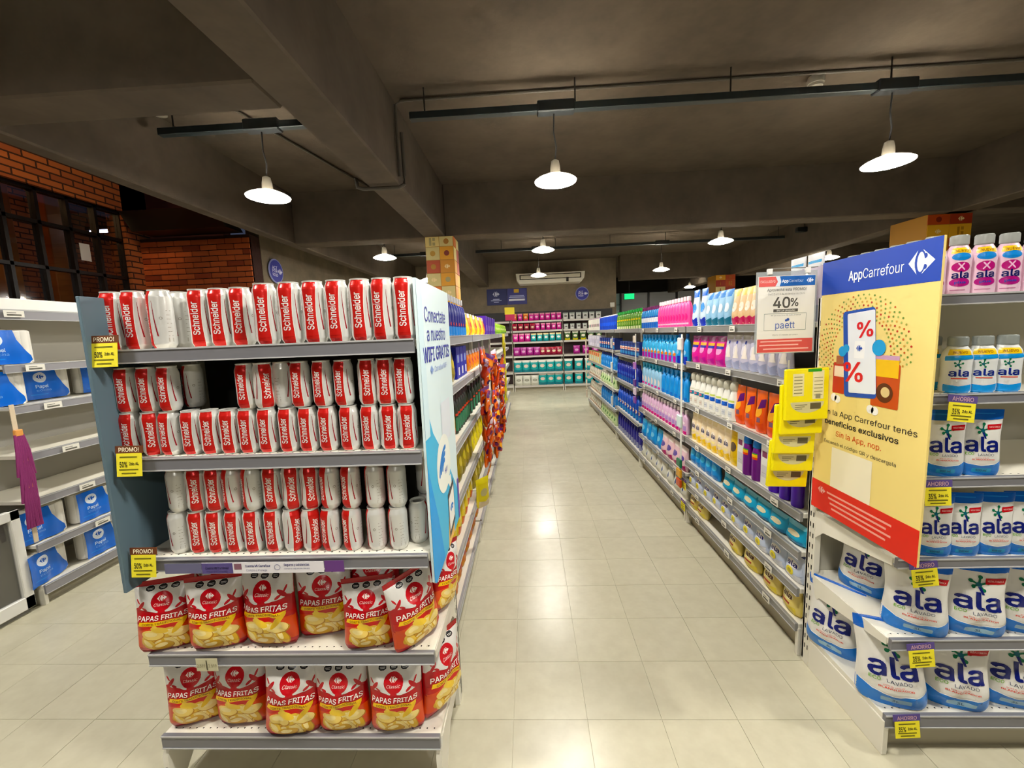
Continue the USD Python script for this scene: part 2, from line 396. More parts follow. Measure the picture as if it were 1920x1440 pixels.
MB().add(tube([(0, 0, .12), (.0, 0, .2), (0, 0, .25)], .01), C('202020')).build(al, 'stem', 'paint')
wl = thing('globe_lamp', 'warm paper globe lamp behind the leftmost annex windows', 'lamp', TR(-6.9, 5.0, 3.75))
MB().add(trimesh.creation.icosphere(3, .2), smooth=True).build(wl, 'globe', 'warm_glow')
MB().add(tube([(0, 0, .2), (0, 0, .5), (0, 0, .85)], .008), C('202020')).build(wl, 'cord', 'rubber')
MB().add(bx(-5.545, -5.54, 5.12, 5.24, 2.72, 2.93), C('cfd6dc')).build('/World', 'paper_notice', 'paper', 'small white paper notice stuck on the annex window', cat='notice')

# columns clad with patchwork print
PC = ['e0a03a', 'd08a24', 'e6d08a', 'b84a1c', 'e6b04a', '9b3014', 'd6c486', 'd8741e']
def column(x0, y0, y1z, label, seed, w=.37):
    t = thing('clad_column', label, 'column', TR(x0, y0, 0), 'clad columns')
    MB().add(bx(-w/2, w/2, 0, w, 0, y1z), C('b9863c')).build(t, 'core', 'card')
    r = random.Random(seed); z = .9
    while z < y1z-.05:
        h = min(.17, y1z-z)
        for k in range(2):
            a = -w/2+k*w/2
            c = PC[r.randrange(8)]
            MB().add(bx(a+.003, a+w/2-.003, -.006, 0, z+.003, z+h-.003, .001), C(c)).build(t, 'panel', 'card')
            mb = MB(); c2 = C(PC[r.randrange(8)])*.6
            q = r.randrange(4); u = a+w/4
            if q == 0: g = tri2(affinity.scale(arrow_logo(), .03, .04, origin=(0, 0)))
            elif q == 1: g = tri2(sbox(-.012, -.05, .012, .02).union(sbox(-.006, .0, .006, .05)))
            elif q == 2: g = tri2(Point(0, 0).buffer(.035))
            else: g = tri2(sbox(-.04, -.05, -.01, .05).union(sbox(.005, -.05, .04, -.01)).union(sbox(.005, .01, .04, .05)))
            lay(mb, (g[0]+[u, z+h/2], g[1]), flat_fn(-.006), c2 if q else C('f0d8a0'), .0008, 0); mb.build(t, 'print', 'card')
            MB().add(bx(w/2, w/2+.006, k*w/2+.003, (k+1)*w/2-.003, z+.003, z+h-.003, .001), C(PC[r.randrange(8)])).build(t, 'panel', 'card')
        z += h
column(-1.13, 5.6, 2.9, 'orange patchwork-clad column rising behind the left aisle shelving', 3)
column(5.45, 5.75, 2.9, 'orange patchwork-clad column above the pink bottles at the right', 5, .55)
column(5.2, 11.3, 2.9, 'distant orange patchwork-clad column above the blue pouches', 9, .5)

# ------------------------------------------------------------------ lamps and ceiling fittings
LZ = 2.80
def lamp_build(root):
    MB().add(lathe([(.004, -.040), (.08, -.036), (.135, -.021), (.148, -.004)], 24)).build(root, 'diffuser', 'lamp_glow')
    MB().add(lathe([(.150, -.012), (.165, -.014), (.168, -.006), (.15, .006), (.10, .028), (.055, .04), (.02, .042)], 32), C('f2efe6')).build(root, 'shade', 'frosted')
    MB().add(lathe([(.035, .04), (.042, .05), (.038, .10), (.03, .145), (.012, .155)], 24), C('6b655a')).build(root, 'housing', 'paint')
    MB().add(tube([(.0, 0, .15), (.012, 0, .25), (-.006, 0, .36), (.0, 0, .496)], .006), C('141210')).build(root, 'cord', 'rubber')
LAMPK = Kind('pendant_lamp', 'lamp', lamp_build)
def lampput(x, y, label, g=None): LAMPK.put(TR(x, y, LZ), label, g)
lampput(-2.1, 3.5, 'bright round pendant lamp at the upper left above the beer cans')
lampput(.26, 3.5, 'bright round pendant lamp hanging above the middle of the aisle')
lampput(2.82, 3.5, 'bright round pendant lamp at the upper right below the dark track')
lampput(-2.1, 6.3, 'smaller pendant lamp left of the orange clad column')
lampput(.26, 6.3, 'pendant lamp below the cross beam above the air conditioner')
lampput(2.82, 6.3, 'pendant lamp below the cross beam right of the aisle')
lampput(-2.1, 9.0, 'pendant lamp at the back left, beyond the cross beam')
lampput(2.82, 9.0, 'saucer pendant lamp beside the back wall corner, above the green bottles')
lampput(.26, 9.0, 'pendant lamp hanging in front of the air conditioner')
for i, (x, y, t) in enumerate(((5.0, 13.2, 'distant saucer pendant lamp right of the exit sign'), (7.0, 11.0, 'small far pendant lamp above the promotion sign'), (5.8, 8.4, 'saucer pendant lamp just left of the blue poster top'))): lampput(x, y, t)
for x, y in ((-2.1, .7), (.26, .7), (2.82, .7), (5.4, .7), (.26, -2.1)):
    lampput(x, y, 'round pendant lamp hanging behind the camera', 'lamps behind the camera')
TRK = C('1a2326')
def track(x0, x1, y, z, label):
    t = thing('lighting_track', label, 'track', group='lighting tracks')
    MB().add(bx(x0, x1, y-.03, y+.03, z, z+.055, .004), TRK).build(t, 'rail', 'paint')
    n = max(2, int((x1-x0)/1.15)+1)
    for k in range(n):
        x = x0+.12+k*(x1-x0-.24)/(n-1)
        MB().add(tube([(x, y, z+.05), (x, y, z+.15), (x, y, CZ)], .006), C('2a2622')).build(t, 'hanger_rod', 'paint')
    for x in (.26, 2.82, -2.1, 5.3):
        if x0 < x < x1: MB().add(bx(x-.13, x+.16, y-.045, y+.045, z-.012, z+.075, .008), C('10161a')).build(t, 'junction_box', 'paint')
track(-.88, 5.3, 3.5, 3.31, 'dark blue-black lighting track across the front of the aisle')
track(-2.95, -1.36, 3.5, 3.31, 'dark lighting track above the upper left lamp')
track(-2.9, -1.36, 6.3, 3.31, 'dark lighting track behind the cross beam at the left')
track(-.9, 5.3, 6.3, 3.31, 'dark lighting track hidden by the cross beam')
track(-2.9, 5.3, 9.0, 3.31, 'dark lighting track near the back wall')
track(-2.9, 6.0, .7, 3.31, 'lighting track just behind the camera')
track(-.9, 1.4, -2.1, 3.31, 'short lighting track far behind the camera')
for x, y, n in ((5.0, 13.2, 'beyond the exit sign'), (7.0, 11.0, 'at the far right'), (5.8, 8.4, 'behind the poster')): track(x-.6, x+.6, y, 3.31, f'short dark lighting track {n}')
def conduit(pts, label, r=.012):
    MB().add(tube(pts, r), C('3d362c')).build('/World', 'conduit_pipe', 'paint', label, cat='pipe')
conduit([(-1.03, 3.62, 2.94), (-1.03, 3.62, 3.2), (-1.03, 3.62, 3.5), (-.98, 3.62, 3.53), (1, 3.62, 3.535), (5.3, 3.62, 3.535)], 'thin brown conduit on the ceiling above the front track')
conduit([(-1.42, 3.66, 2.96), (-1.41, 3.66, 2.885), (-1.36, 3.66, 2.87), (-1.05, 3.66, 2.87), (-1.005, 3.66, 2.89), (-1.0, 3.66, 2.96), (-1.0, 3.66, 3.3)], 'conduit bent around the underside of the long left beam', .016)
conduit([(-2.6, 2.5, 3.53), (-2.2, 4.4, 3.53), (-1.95, 5.6, 3.53)], 'conduit running diagonally over the left bay')
def smoke(x, y, label):
    t = thing('smoke_detector', label, 'detector', TR(x, y, CZ-.055))
    MB().add(lathe([(.03, -.03), (.05, -.022), (.052, -.008), (.03, -.006)]), C('e8e4d8')).build(t, 'sensor_head', 'plastic')
    MB().add(lathe([(.04, -.006), (.058, .0), (.06, .03), (.055, .055)]), C('e8e4d8')).build(t, 'base', 'plastic')
smoke(2.38, 3.70, 'round white smoke detector at the upper right of the ceiling')
smoke(-2.93, 3.5, 'round white smoke detector at the upper left of the ceiling')

# air conditioner under the ceiling at the back wall
ac = thing('air_conditioner', 'wide white ceiling air conditioner on the back wall', 'air conditioner', TR(.64, 11.598, 2.9))
MB().add(prism([(-.92, .27), (.92, .27), (.9, .1), (.82, 0), (-.82, 0), (-.9, .1)], -.25, .2), C('f6f1e4')).build(ac, 'body', 'plastic')
MB().add(bx(-.82, .82, -.262, -.24, .105, .235, .004), C('3b352b')).build(ac, 'grille_frame', 'plastic')
MB().add(bx(-.79, .79, -.27, -.25, .125, .215, .004), C('e9e3d2')).build(ac, 'louvre', 'plastic')
MB().add(bx(.42, .48, -.285, -.25, .02, .13), C('2a2620')).build(ac, 'bracket', 'plastic')
def disc_sign(M, label, seed):
    t = thing('round_sign', label, 'sign', M)
    rot = lathe([(.185, 0), (.187, .004), (.187, .012), (.18, .016)], 40)
    rot.apply_transform(trimesh.transformations.rotation_matrix(PI/2, (1, 0, 0)))
    MB().add(rot, C('8f93c4')).build(t, 'disc', 'card')
    mb = MB(); f = flat_fn(-.016)
    lay(mb, tri2(Point(0, 0).buffer(.165)), f, C('3b3fa0'), .0008, 0)
    for s, y_ in (('ACT', .05), ('FOR', .0), ('FOOD', -.06)): lay(mb, text2(s, .045, .13, True, cx=-.035, cy=y_), f, C('e8e8ff'), .0014, 0)
    g = tri2(affinity.scale(arrow_logo(), .045, .06, origin=(0, 0))); lay(mb, (g[0]+[.1, 0], g[1]), f, C('e8e8ff'), .0014, 0)
    mb.build(t, 'print', 'card')
disc_sign(TR(1.53, 11.79, 2.62), 'round blue and white sign on the back wall beside the air conditioner', 1)
disc_sign(TR(-3.885, 6.45, 2.70, PI/2), 'round blue sign on the left wall above the beer cans', 2)
sg = thing('wall_sign', 'wide dark blue sign on the back wall left of the air conditioner', 'sign', TR(-.56, 11.78, 2.4))
MB().add(bx(-.56, .0, 0, .015, 0, .44, .002), C('232a63')).build(sg, 'left_panel', 'card'); MB().add(bx(.01, .56, 0, .015, 0, .44, .002), C('3d3f86')).build(sg, 'right_panel', 'card')
mb = MB(); f = flat_fn(0)
g = tri2(affinity.scale(arrow_logo(), .075, .1, origin=(0, 0))); lay(mb, (g[0]+[-.3, .3], g[1]), f, C('cdd0e6'), .0008, 0)
for y_, w_ in ((.15, .18), (.115, .3), (.07, .14)): lay(mb, tri2(sbox(-.3-w_/2, y_, -.3+w_/2, y_+.022)), f, C('b9bfe0'), .0008, 0)
lay(mb, tri2(sbox(.2, .32, .34, .42)), f, C('d8b03a'), .0008, 0)
for y_, w_ in ((.22, .4), (.18, .44)): lay(mb, tri2(sbox(.28-w_/2, y_, .28+w_/2, y_+.028)), f, C('aab0dc'), .0008, 0)
lay(mb, tri2(sbox(.05, .1, .5, .15)), f, C('f4f4ff'), .0008, 0)
mb.build(sg, 'print', 'card')
MB().add(bx(2.3, 2.42, 11.78, 11.8, 2.22, 2.34, .004), C('d8d4c6')).build('/World', 'wall_switch', 'plastic', 'small white switch box at the right end of the back wall', cat='switch box')
ex = thing('exit_sign', 'glowing green exit sign in the dark far right', 'sign', TR(3.35, 14.0, 2.55))
MB().add(bx(-.17, .17, -.03, .03, 0, .2, .005), C('1c8a3a')).build(ex, 'housing', 'plastic')
MB().add(bx(-.16, .16, -.034, -.03, .01, .19)).build(ex, 'lit_face', 'sign_glow')
MB().add(tube([(0, 0, .2), (0, 0, .5), (0, 0, 1.0)], .008), C('222222')).build(ex, 'rod', 'paint')
# ------------------------------------------------------------------ shelving
WHITE, GREY = C('e4e0d2'), C('77777c')
def unit(name, label, M, W, shelves, base_z, depth, back=None, posts=(1, 1), group=None, arms=(1, 1), back_h=None, lip_c=GREY, base_panel=True, kick=True, foot=False, holes=False, stripe=True, plate_c=None):
    """shelving run; local x along the front, y = 0 at the front lip, shelves = (top z, lip height[, depth])"""
    t = thing(name, label, 'shelving unit', M, group)
    H = back_h or shelves[0][0]+.04
    pc = WHITE if plate_c is None else plate_c
    MB().add(bx(0, W, depth-.012, depth, .02, H), C('cfccc0') if back is None else back).build(t, 'back_panel', 'paint')
    for k, x in enumerate((0.0, W)):
        if posts[k]:
            MB().add(bx(x-.03*k, x+.03-.03*k, depth-.05, depth+.0, 0, H, .003), WHITE).build(t, 'upright', 'paint')
            if not holes: continue
            sl = MB()
            for i in range(int((H-.1)/.05)):
                z = .08+i*.05
                sx = x+.0005 if k else x-.0005
                for yy in (depth-.042, depth-.024):
                    sl.add(bx(min(sx, sx-.002 if k else sx+.002), max(sx, sx-.002 if k else sx+.002), yy, yy+.006, z, z+.022), C('15130f'))
            sl.build(t, 'slot', 'paint', kind='stuff')
    for sh in shelves:
        zt, lh = sh[:2]; d = sh[2] if len(sh) > 2 else depth-.02
        y0 = depth-.014-d
        mb = MB().add(bx(.004, W-.004, y0, depth-.014, zt-.026, zt-.004, .001), pc)
        s = mb.build(t, 'shelf', 'paint')
        r = MB().add(prism([(0.004, zt-lh), (W-.004, zt-lh), (W-.004, zt), (.004, zt)], y0-.014, y0-.0005), lip_c)
        if stripe: r.add(bx(.004, W-.004, y0-.0165, y0-.0135, zt-.005, zt), C('b9b9ba')).add(bx(.004, W-.004, y0-.0165, y0-.0135, zt-lh, zt-lh+.004), C('b9b9ba'))
        r.build(s, 'price_rail', 'plastic')
        ho = MB() if holes else None
        n = int(W/.026)
        for i in range(n if holes else 0):
            x = .03+i*(W-.06)/(n-1)
            ho.add(lathe([(.0028, zt-.0041), (.0028, zt-.0035)], 6), C('26241f'), 0, TR(x, y0+.022, 0))
        if holes: ho.build(s, 'perforation', 'paint', kind='stuff')
        for k, x in enumerate((0.0, W-.003)):
            if arms[k] and zt > .25:
                q = Polygon([(y0+.004, zt-.032), (y0+.06, zt-.042), (depth-.10, zt-.085), (depth-.052, zt-.13), (depth-.052, zt-.004), (y0+.004, zt-.004)])
                m = trimesh.creation.extrude_polygon(q, .003, engine='earcut'); v = np.array(m.vertices)
                MB().add(trimesh.Trimesh(np.stack([x+v[:, 2], v[:, 0], v[:, 1]], 1), m.faces, process=False), WHITE).build(s, 'bracket', 'paint')
    if base_panel:
        if kick: MB().add(bx(.02, W-.02, .045, .06, 0, base_z-.03), C('a7a08a')).build(t, 'kick_panel', 'paint')
        else: MB().add(bx(.02, W-.02, depth-.06, depth-.05, 0, base_z-.03), C('8f8870')).build(t, 'kick_panel', 'paint')
        for x in (.0, W-.02):
            if kick: MB().add(bx(x, x+.02, .004, depth-.05, .0, base_z-.026, .002), WHITE).build(t, 'base_leg', 'paint')
            else:
                q = Polygon([(.0, 0), (.05, 0), (.16, base_z-.10), (depth-.06, base_z-.10), (depth-.06, base_z-.026), (.03, base_z-.026), (.0, base_z-.08)])
                m = trimesh.creation.extrude_polygon(q, .02, engine='earcut'); v = np.array(m.vertices)
                lg = MB().add(trimesh.Trimesh(np.stack([x+v[:, 2], v[:, 0], v[:, 1]], 1), m.faces, process=False), WHITE).build(t, 'base_leg', 'paint')
                MB().add(bx(x+.006, x+.014, -.0015, 0, .03, .055), C('15130f')).add(bx(x+.006, x+.014, -.0015, 0, .075, .1), C('15130f')).build(lg, 'slot', 'paint', kind='stuff')
    return t

# the beer and crisps display closing the left aisle run
unit('display_shelf', 'grey-lipped end display shelf holding red beer cans and crisps', TR(-1.36, 1.26, 0), 1.01, [(1.597, .045, .36), (1.242, .045, .365), (.894, .045, .37), (.544, .045, .37), (.225, .05, .37)], .225, .40, back=C('24241f'), back_h=1.62, foot=True, kick=False, holes=True)
# the detergent display closing the right aisle run
unit('display_shelf', 'white end display shelf holding blue and white detergent pouches', TR(1.25, 1.40, 0), 1.0, [(1.67, .035, .43), (1.345, .035, .43), (1.06, .035, .43), (.77, .035, .43), (.465, .042, .43), (.165, .05, .43)], .165, .46, back=C('b9b6a8'), back_h=1.70, foot=True, holes=True)

R1 = [(1.60, .045), (1.33, .042), (1.0, .04), (.72, .042), (.53, .042), (.345, .042), (.165, .04)]
R2 = [(1.60, .045), (1.295, .04), (.99, .035), (.715, .045), (.405, .035), (.165, .04)]
R3 = [(1.60, .045), (1.27, .035), (.915, .035), (.50, .035), (.165, .04)]
R4 = [(1.60, .045), (1.30, .035), (1.0, .035), (.72, .035), (.42, .035), (.165, .04)]
bays = [(1.88, 3.31, R1, 'nearest'), (3.33, 4.73, R2, 'second'), (4.75, 6.03, R3, 'third'), (6.05, 7.42, R4, 'fourth'), (7.44, 8.80, R4, 'farthest')]
for y0, y1, sh, nm in bays:
    unit('gondola_shelf', f'{nm} cleaning-product shelving bay on the right of the aisle', TR(1.24, y1, 0, -PI/2), y1-y0, sh, .165, .42, back=C('8f8d84'), arms=(0, 0), lip_c=C('8b8a88'))
L1 = [(1.60, .05), (1.33, .045), (1.0, .045), (.70, .045), (.41, .045), (.165, .04)]
for y0, y1, nm in ((1.70, 3.05, 'nearest'), (3.07, 4.42, 'second'), (4.44, 5.8, 'third'), (5.82, 7.2, 'fourth'), (7.22, 8.6, 'farthest')):
    unit('gondola_shelf', f'{nm} shelving bay on the left of the aisle', TR(-.42, y0, 0, PI/2), y1-y0, L1, .165, .42, back=C('5b5850'), arms=(0, 0), lip_c=C('9a9a9c'))
# back wall shelving
BK = [(1.92, .05), (1.66, .05), (1.36, .05), (.98, .05), (.53, .05), (.17, .06)]
for x0, x1, nm in ((-1.45, -.44, 'left'), (-.42, .93, 'middle'), (.95, 2.3, 'right')):
    unit('wall_shelf', f'{nm} bay of the pet-food shelving on the back wall', TR(x0, 11.3, 0), x1-x0, BK, .17, .46, back=C('3a2024'), arms=(0, 0), lip_c=C('c9c4bc'))
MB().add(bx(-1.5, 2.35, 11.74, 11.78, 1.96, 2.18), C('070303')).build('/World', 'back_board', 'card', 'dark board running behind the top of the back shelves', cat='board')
# paper shelving across the left aisle
F1 = [(1.86, .06), (1.53, .05), (1.28, .05), (.98, .05), (.69, .05), (.40, .05), (.13, .06)]
unit('paper_shelf', 'half-empty white shelving with blue paper packs at the far left', TR(-3.12, 2.33, 0, PI/2), 3.2, F1, .13, .46, back=C('b7b5ad'), arms=(0, 0), lip_c=C('8f8e92'), back_h=1.93)
MB().add(bx(0, 3.2, .0, .46, 1.86, 1.93, .004), C('f0efe8')).build('/World/paper_shelf', 'top_cover', 'paint')
fr = thing('steel_frame', 'white steel frame panel standing before the paper shelving at bottom left', 'frame', TR(-3.13, 2.29, 0, PI/2))
for a in ((-.9, .0, .03, .11), (-.9, .0, .60, .66)): MB().add(bx(a[0], a[1], -.0, .03, a[2], a[3], .004), C('e9e8e2')).build(fr, 'rail', 'paint')
for x in (-.9, -.05): MB().add(bx(x, x+.05, -.0, .03, .03, .66, .004), C('e9e8e2')).build(fr, 'stile', 'paint')
MB().add(bx(-.86, -.04, .018, .022, .10, .62)).build(fr, 'glass_panel', 'pane')
MB().add(bx(-.88, -.02, .03, .5, .0, .62), C('8d8b84')).build(fr, 'cabinet', 'paint')

def tag_build(root, w=.085, h=.075, top='6a3a1c', face='e9dc30', txt='PROMO!', lines=3, txtc='f2e6c8', big=None):
    m = MB().add(bx(-w/2, w/2, -.0015, 0, 0, h), C(face)); m.build(root, 'card', 'paper')
    m = MB().add(bx(-w/2-.004, w/2+.004, -.001, .001, h, h+.024), C(top)); m.build(root, 'header', 'paper')
    mb = MB(); f = flat_fn(-.0016); f2 = flat_fn(-.0012)
    lay(mb, text2(txt, .013, w*.8, True, cx=0, cy=h+.012), f2, C(txtc), .0006, 0)
    for i in range(lines):
        yy = h*(.84, .3, .14)[i % 3]
        ww = w*(.36, .4, .3)[i % 3]; lay(mb, tri2(sbox(-ww, yy-.002, ww*.9, yy+.002)), f, C('6f6a12'), .0006, 0)
    lay(mb, text2(big or '50%', .017, w*.3, True, cx=-w*.22, cy=h*.52), f, C('2a2a10'), .0006, 0)
    lay(mb, text2('2do AL', .009, w*.38, True, cx=w*.2, cy=h*.55), f, C('2a2a10'), .0006, 0)
    mb.build(root, 'print', 'paper')
PROMO = Kind('price_tag', 'price tag', tag_build)
PROMO35 = Kind('price_tag', 'price tag', lambda r: tag_build(r, .085, .062, '5a4a8c', 'f0e22e', 'AHORRO', 3, 'c9a0b0', '35%'))
for i, (px, z, nm) in enumerate(((216, 1.60, 'top'), (251, 1.245, 'second'), (275, .897, 'third'))):
    X = (-1.325, -1.30, -1.305)[i]
    PROMO.put(TR(X, 1.243, z-.055, rx=-.12), f'yellow price tag with brown header on the {nm} shelf of the beer display', 'yellow promotion tags')
def rail_tag(name, label, M, w, h, col, extra=()):
    t = thing(name, label, 'shelf label', M)
    MB().add(bx(-w/2, w/2, -.0012, 0, 0, h), C(col)).build(t, 'card', 'paper')
    mb = MB(); f = flat_fn(-.0013)
    for g, c in extra: lay(mb, g, f, C(c), .0005, 0)
    if mb.v: mb.build(t, 'print', 'paper')
    return t
y = 1.2415
rail_tag('shelf_strip', 'white and violet printed strip along the third shelf of the beer display', TR(-.895, y, .852), .41, .038, 'ece9ef',
    [(tri2(sbox(-.205, .001, -.10, .037)), '5b4f8c'), (text2('Cuenta Mi Carrefour', .008, .08, True, cx=-.153, cy=.02), 'e8e8ff'), (text2('hasta un 20% de ahorro', .005, .07, cx=-.153, cy=.008), 'c9c9f0'),
     (tri2(sbox(-.095, .014, -.07, .034)), '8a6070'), (text2('Cuenta Mi Carrefour', .008, .085, True, cx=-.015, cy=.026), '40407a'), (text2('Compra y Protege', .007, .07, cx=-.02, cy=.011), '8080a0'),
     (tri2(Point(.05, .02).buffer(.010).difference(Point(.05, .02).buffer(.0085))), '7a7aa0'), (text2('Seguros y asistencias', .008, .085, True, cx=.115, cy=.028), '40407a'), (text2('compra segura en tienda', .005, .085, cx=.115, cy=.015), '8080a0')])
rail_tag('shelf_strip', 'plain violet strip beside the printed strip on the third shelf', TR(-.655, y, .853), .064, .038, '6c3f86')
rail_tag('shelf_strip', 'faded blue-violet strip left of the printed strip on the third shelf', TR(-1.165, y, .854), .125, .034, '6d6c8c')
t = rail_tag('shelf_label', 'small pale double price label under the crisps on the fourth shelf', TR(-1.13, y, .499), .075, .046, 'cfcaa8', [(tri2(sbox(-.002, .004, .002, .04)), '55523f'), (text2('2.899', .012, .028, cx=-.02, cy=.02), '8a8668'), (text2('2.899', .012, .028, cx=.02, cy=.02), '8a8668')])

# boards hung on the beer display
bl = thing('side_board', 'plain slate-blue board on the left side of the beer display', 'board', TR(-1.372, 1.235, .79))
MB().add(bx(-.006, .006, 0, .42, 0, .975, .002), C('5f7480')).build(bl, 'board', 'card')
wb = thing('wifi_poster', 'pale blue free wifi poster board on the aisle side of the beer display', 'poster', TR(-.338, 1.50, .77, PI/2))
out = Polygon([(-.225, 0.02), (-.2, -.0), (.285, .02), (.285, 1.01), (-.225, 1.01)])
MB().add(prism(out, 0, .008), C('d9ebef')).build(wb, 'board', 'card')
mb = MB(); f = flat_fn(0)
wave = Polygon([(-.225, .02), (-.2, 0), (.285, .02), (.285, .13), (.12, .30), (-.02, .42), (-.12, .50), (-.225, .66)])
lay(mb, tri2(wave), f, C('56b7e2'), .0006, 0)
lay(mb, tri2(Polygon([(-.225, .02), (-.2, 0), (-.05, .008), (-.12, .2), (-.225, .42)])), f, C('1f9be6'), .001, 0)
lay(mb, tri2(sbox(-.225, .5, -.16, 1.01)), f, C('cfe6ee'), .001, 0)
bub = affinity.scale(Point(0, 0).buffer(1, quad_segs=10), .12, .11); bub = affinity.translate(bub, .02, .35).union(Polygon([(.05, .27), (.13, .27), (.14, .19)]))
lay(mb, tri2(bub), f, C('eef2ea'), .0014, 0)
cx_, cy_ = .02, .33
for r in (.03, .06, .09):
    arc = LineString([(cx_+r*math.cos(a), cy_+.6*r*math.sin(a)+.01) for a in np.radians(np.linspace(40, 140, 12))]).buffer(.009)
    lay(mb, tri2(affinity.rotate(arc, 35, origin=(cx_, cy_))), f, C('2f7fd0'), .0018, 0)
lay(mb, text2('HAY', .02, .05, True, cx=.05, cy=.315), f, C('5a5ab0'), .0018, 0)
ph = Polygon([(.05, .03), (.17, .06), (.17, .24), (.05, .21)])
lay(mb, tri2(Polygon([(.02, .005), (.14, .015), (.17, .14), (.05, .12)])), f, C('f0c070'), .0014, 0)
lay(mb, tri2(ph), f, C('3a3a3c'), .0018, 0); lay(mb, tri2(Polygon([(.058, .055), (.162, .082), (.162, .215), (.058, .188)])), f, C('f2f2ee'), .0022, 0)
for r in (.02, .035): lay(mb, tri2(LineString([(.11+r*math.cos(a), .12+.8*r*math.sin(a)) for a in np.radians(np.linspace(40, 140, 10))]).buffer(.005)), f, C('2f7fd0'), .0026, 0)
for s, v_, w_, b in (('Conectate', .905, .34, False), ('a nuestro', .84, .30, False), ('WIFI GRATIS', .770, .43, True)):
    lay(mb, text2(s, .048, w_, b, cx=.03, cy=v_), f, C('33379a'), .0012, 0)
g = tri2(affinity.scale(arrow_logo(), .018, .022, origin=(0, 0))); lay(mb, (g[0]+[-.08, .715], g[1]), f, C('8fa8dc'), .0012, 0)
lay(mb, text2('CarrefourWiFi', .02, .22, cx=.07, cy=.715), f, C('9aa8d8'), .0012, 0)
lay(mb, tri2(sbox(.02, .42, .19, .58)), f, C('dfe6ee'), .001, 0)
lay(mb, tri2(sbox(.255, .02, .285, .2)), f, C('6b4aa8'), .002, 0)
mb.build(wb, 'print', 'card')

# yellow app poster on the detergent display
ap = thing('app_poster', 'yellow shop-app poster board with blue top and red foot', 'poster', TR(1.222, 1.55, .80, -PI/2))
PW, PH = .50, 1.035
MB().add(bx(-PW/2, PW/2, 0, .008, 0, PH, .001), C('efd98e')).build(ap, 'board', 'card')
mb = MB()
lay(mb, tri2(sbox(-PW/2, .905, PW/2, PH)), f, C('2c4bb0'), .0006, 0)
lay(mb, tri2(sbox(-PW/2, 0, PW/2, .125)), f, C('dd3a30'), .0006, 0)
lay(mb, text2('App', .034, .066, True, cx=-.075, cy=.965), f, C('ffffff'), .0012, 0)
lay(mb, text2('Carrefour', .034, .165, cx=.043, cy=.965), f, C('ffffff'), .0012, 0)
g = tri2(affinity.scale(arrow_logo(), .034, .046, origin=(0, 0))); lay(mb, (g[0]+[.185, .97], g[1]), f, C('ffffff'), .0012, 0)
rr = random.Random(2)
for ring in range(7):
    rad = .145+ring*.0135
    for k in range(34):
        a = -.35+k*(PI+.7)/33+ring*.045
        x, yv = -.035+rad*math.cos(a)*.93, .675+rad*math.sin(a)*.95
        c = ('7a9a4a', 'c8642c', '9aa04a', 'b83a28', 'd0a050', 'a0b060', '6f8f3f')[(ring+k*(k % 3)) % 7]
        lay(mb, tri2(Point(x, yv).buffer(.0038, quad_segs=2)), f, C(c), .0010, 0)
phn = affinity.rotate(sbox(-.062, -.15, .062, .15).buffer(.013, quad_segs=4), 5)
scr = affinity.rotate(sbox(-.05, -.14, .064, .148).buffer(.006, quad_segs=3), 5)
def mv(g, x, y_): return affinity.translate(g, x, y_)
PX0, PY0 = -.035, .675
for gx, cc, o in ((mv(sbox(-.05, -.1, .05, .04).buffer(.006), .115-.03, .60), 'c8501e', .0012), (mv(sbox(-.05, 0.0, .05, .06), .115-.03, .60), 'f0c02a', .0016), (mv(sbox(-.05, .06, .05, .075), .115-.03, .60), 'c8a0c0', .0016),
                  (mv(Point(0, 0).buffer(.034), .085, .545), '5a2a12', .002), (mv(Point(.004, .003).buffer(.018), .085, .545), 'e0c890', .0024),
                  (mv(sbox(-.026, -.08, .026, .03).buffer(.006), -.128, .60), 'c03a1e', .0012), (mv(sbox(-.026, -.02, .026, .022), -.128, .60), 'f0dcc0', .0016), (mv(sbox(-.018, .03, .018, .062), -.128, .60), 'a86a4a', .0016),
                  (mv(phn, PX0, PY0), '1f50b0', .002), (mv(scr, PX0+.004, PY0), 'e9eef6', .0024),
                  (mv(Point(0, 0).buffer(.028), .052, .70), '1fa0e0', .003), (mv(Point(0, 0).buffer(.020).union(Point(.018, .012).buffer(.016)), -.115, .68), '1fa0e0', .003),
                  (mv(sbox(-.02, -.028, .02, .028).buffer(.004), PX0+.002, .69), 'f6f8fb', .0028)):
    lay(mb, tri2(gx), f, C(cc), o, 0)
for x, yv, r, rot in ((PX0+.022, .765, .034, 8), (PX0-.022, .605, .044, 5)):
    lay(mb, text2('%', r*1.6, r*2.1, True, cx=x, cy=yv, rot=rot), f, C('d8242c'), .0032, 0)
g = tri2(affinity.scale(arrow_logo(), .011, .016, origin=(0, 0))); lay(mb, (g[0]+[PX0+.002, .695], g[1]), f, C('2a50b0'), .0034, 0)
for x, yv in ((-.15, .495), (-.13, .49), (.03, .478), (.05, .475)): lay(mb, tri2(Point(x, yv).buffer(.016, quad_segs=4)), f, C('f2f0ea'), .0014, 0)
for s, v_, w_, h_, b, c in (('Con la App Carrefour tenés', .432, .445, .021, False, '33302a'), ('beneficios exclusivos', .392, .345, .021, True, '2a2722'), ('Sin la App, nop.', .350, .215, .021, False, 'd85a2a'), ('Escaneá el código QR y descargala', .308, .34, .013, False, '4a453a')):
    lay(mb, text2(s, h_, w_, b, cx=-.02 if w_ < .4 else -.005, cy=v_), f, C(c), .0012, 0)
lay(mb, tri2(sbox(-.145, .125+.0, .055, .29)), f, C('f2ead0'), .0010, 0)
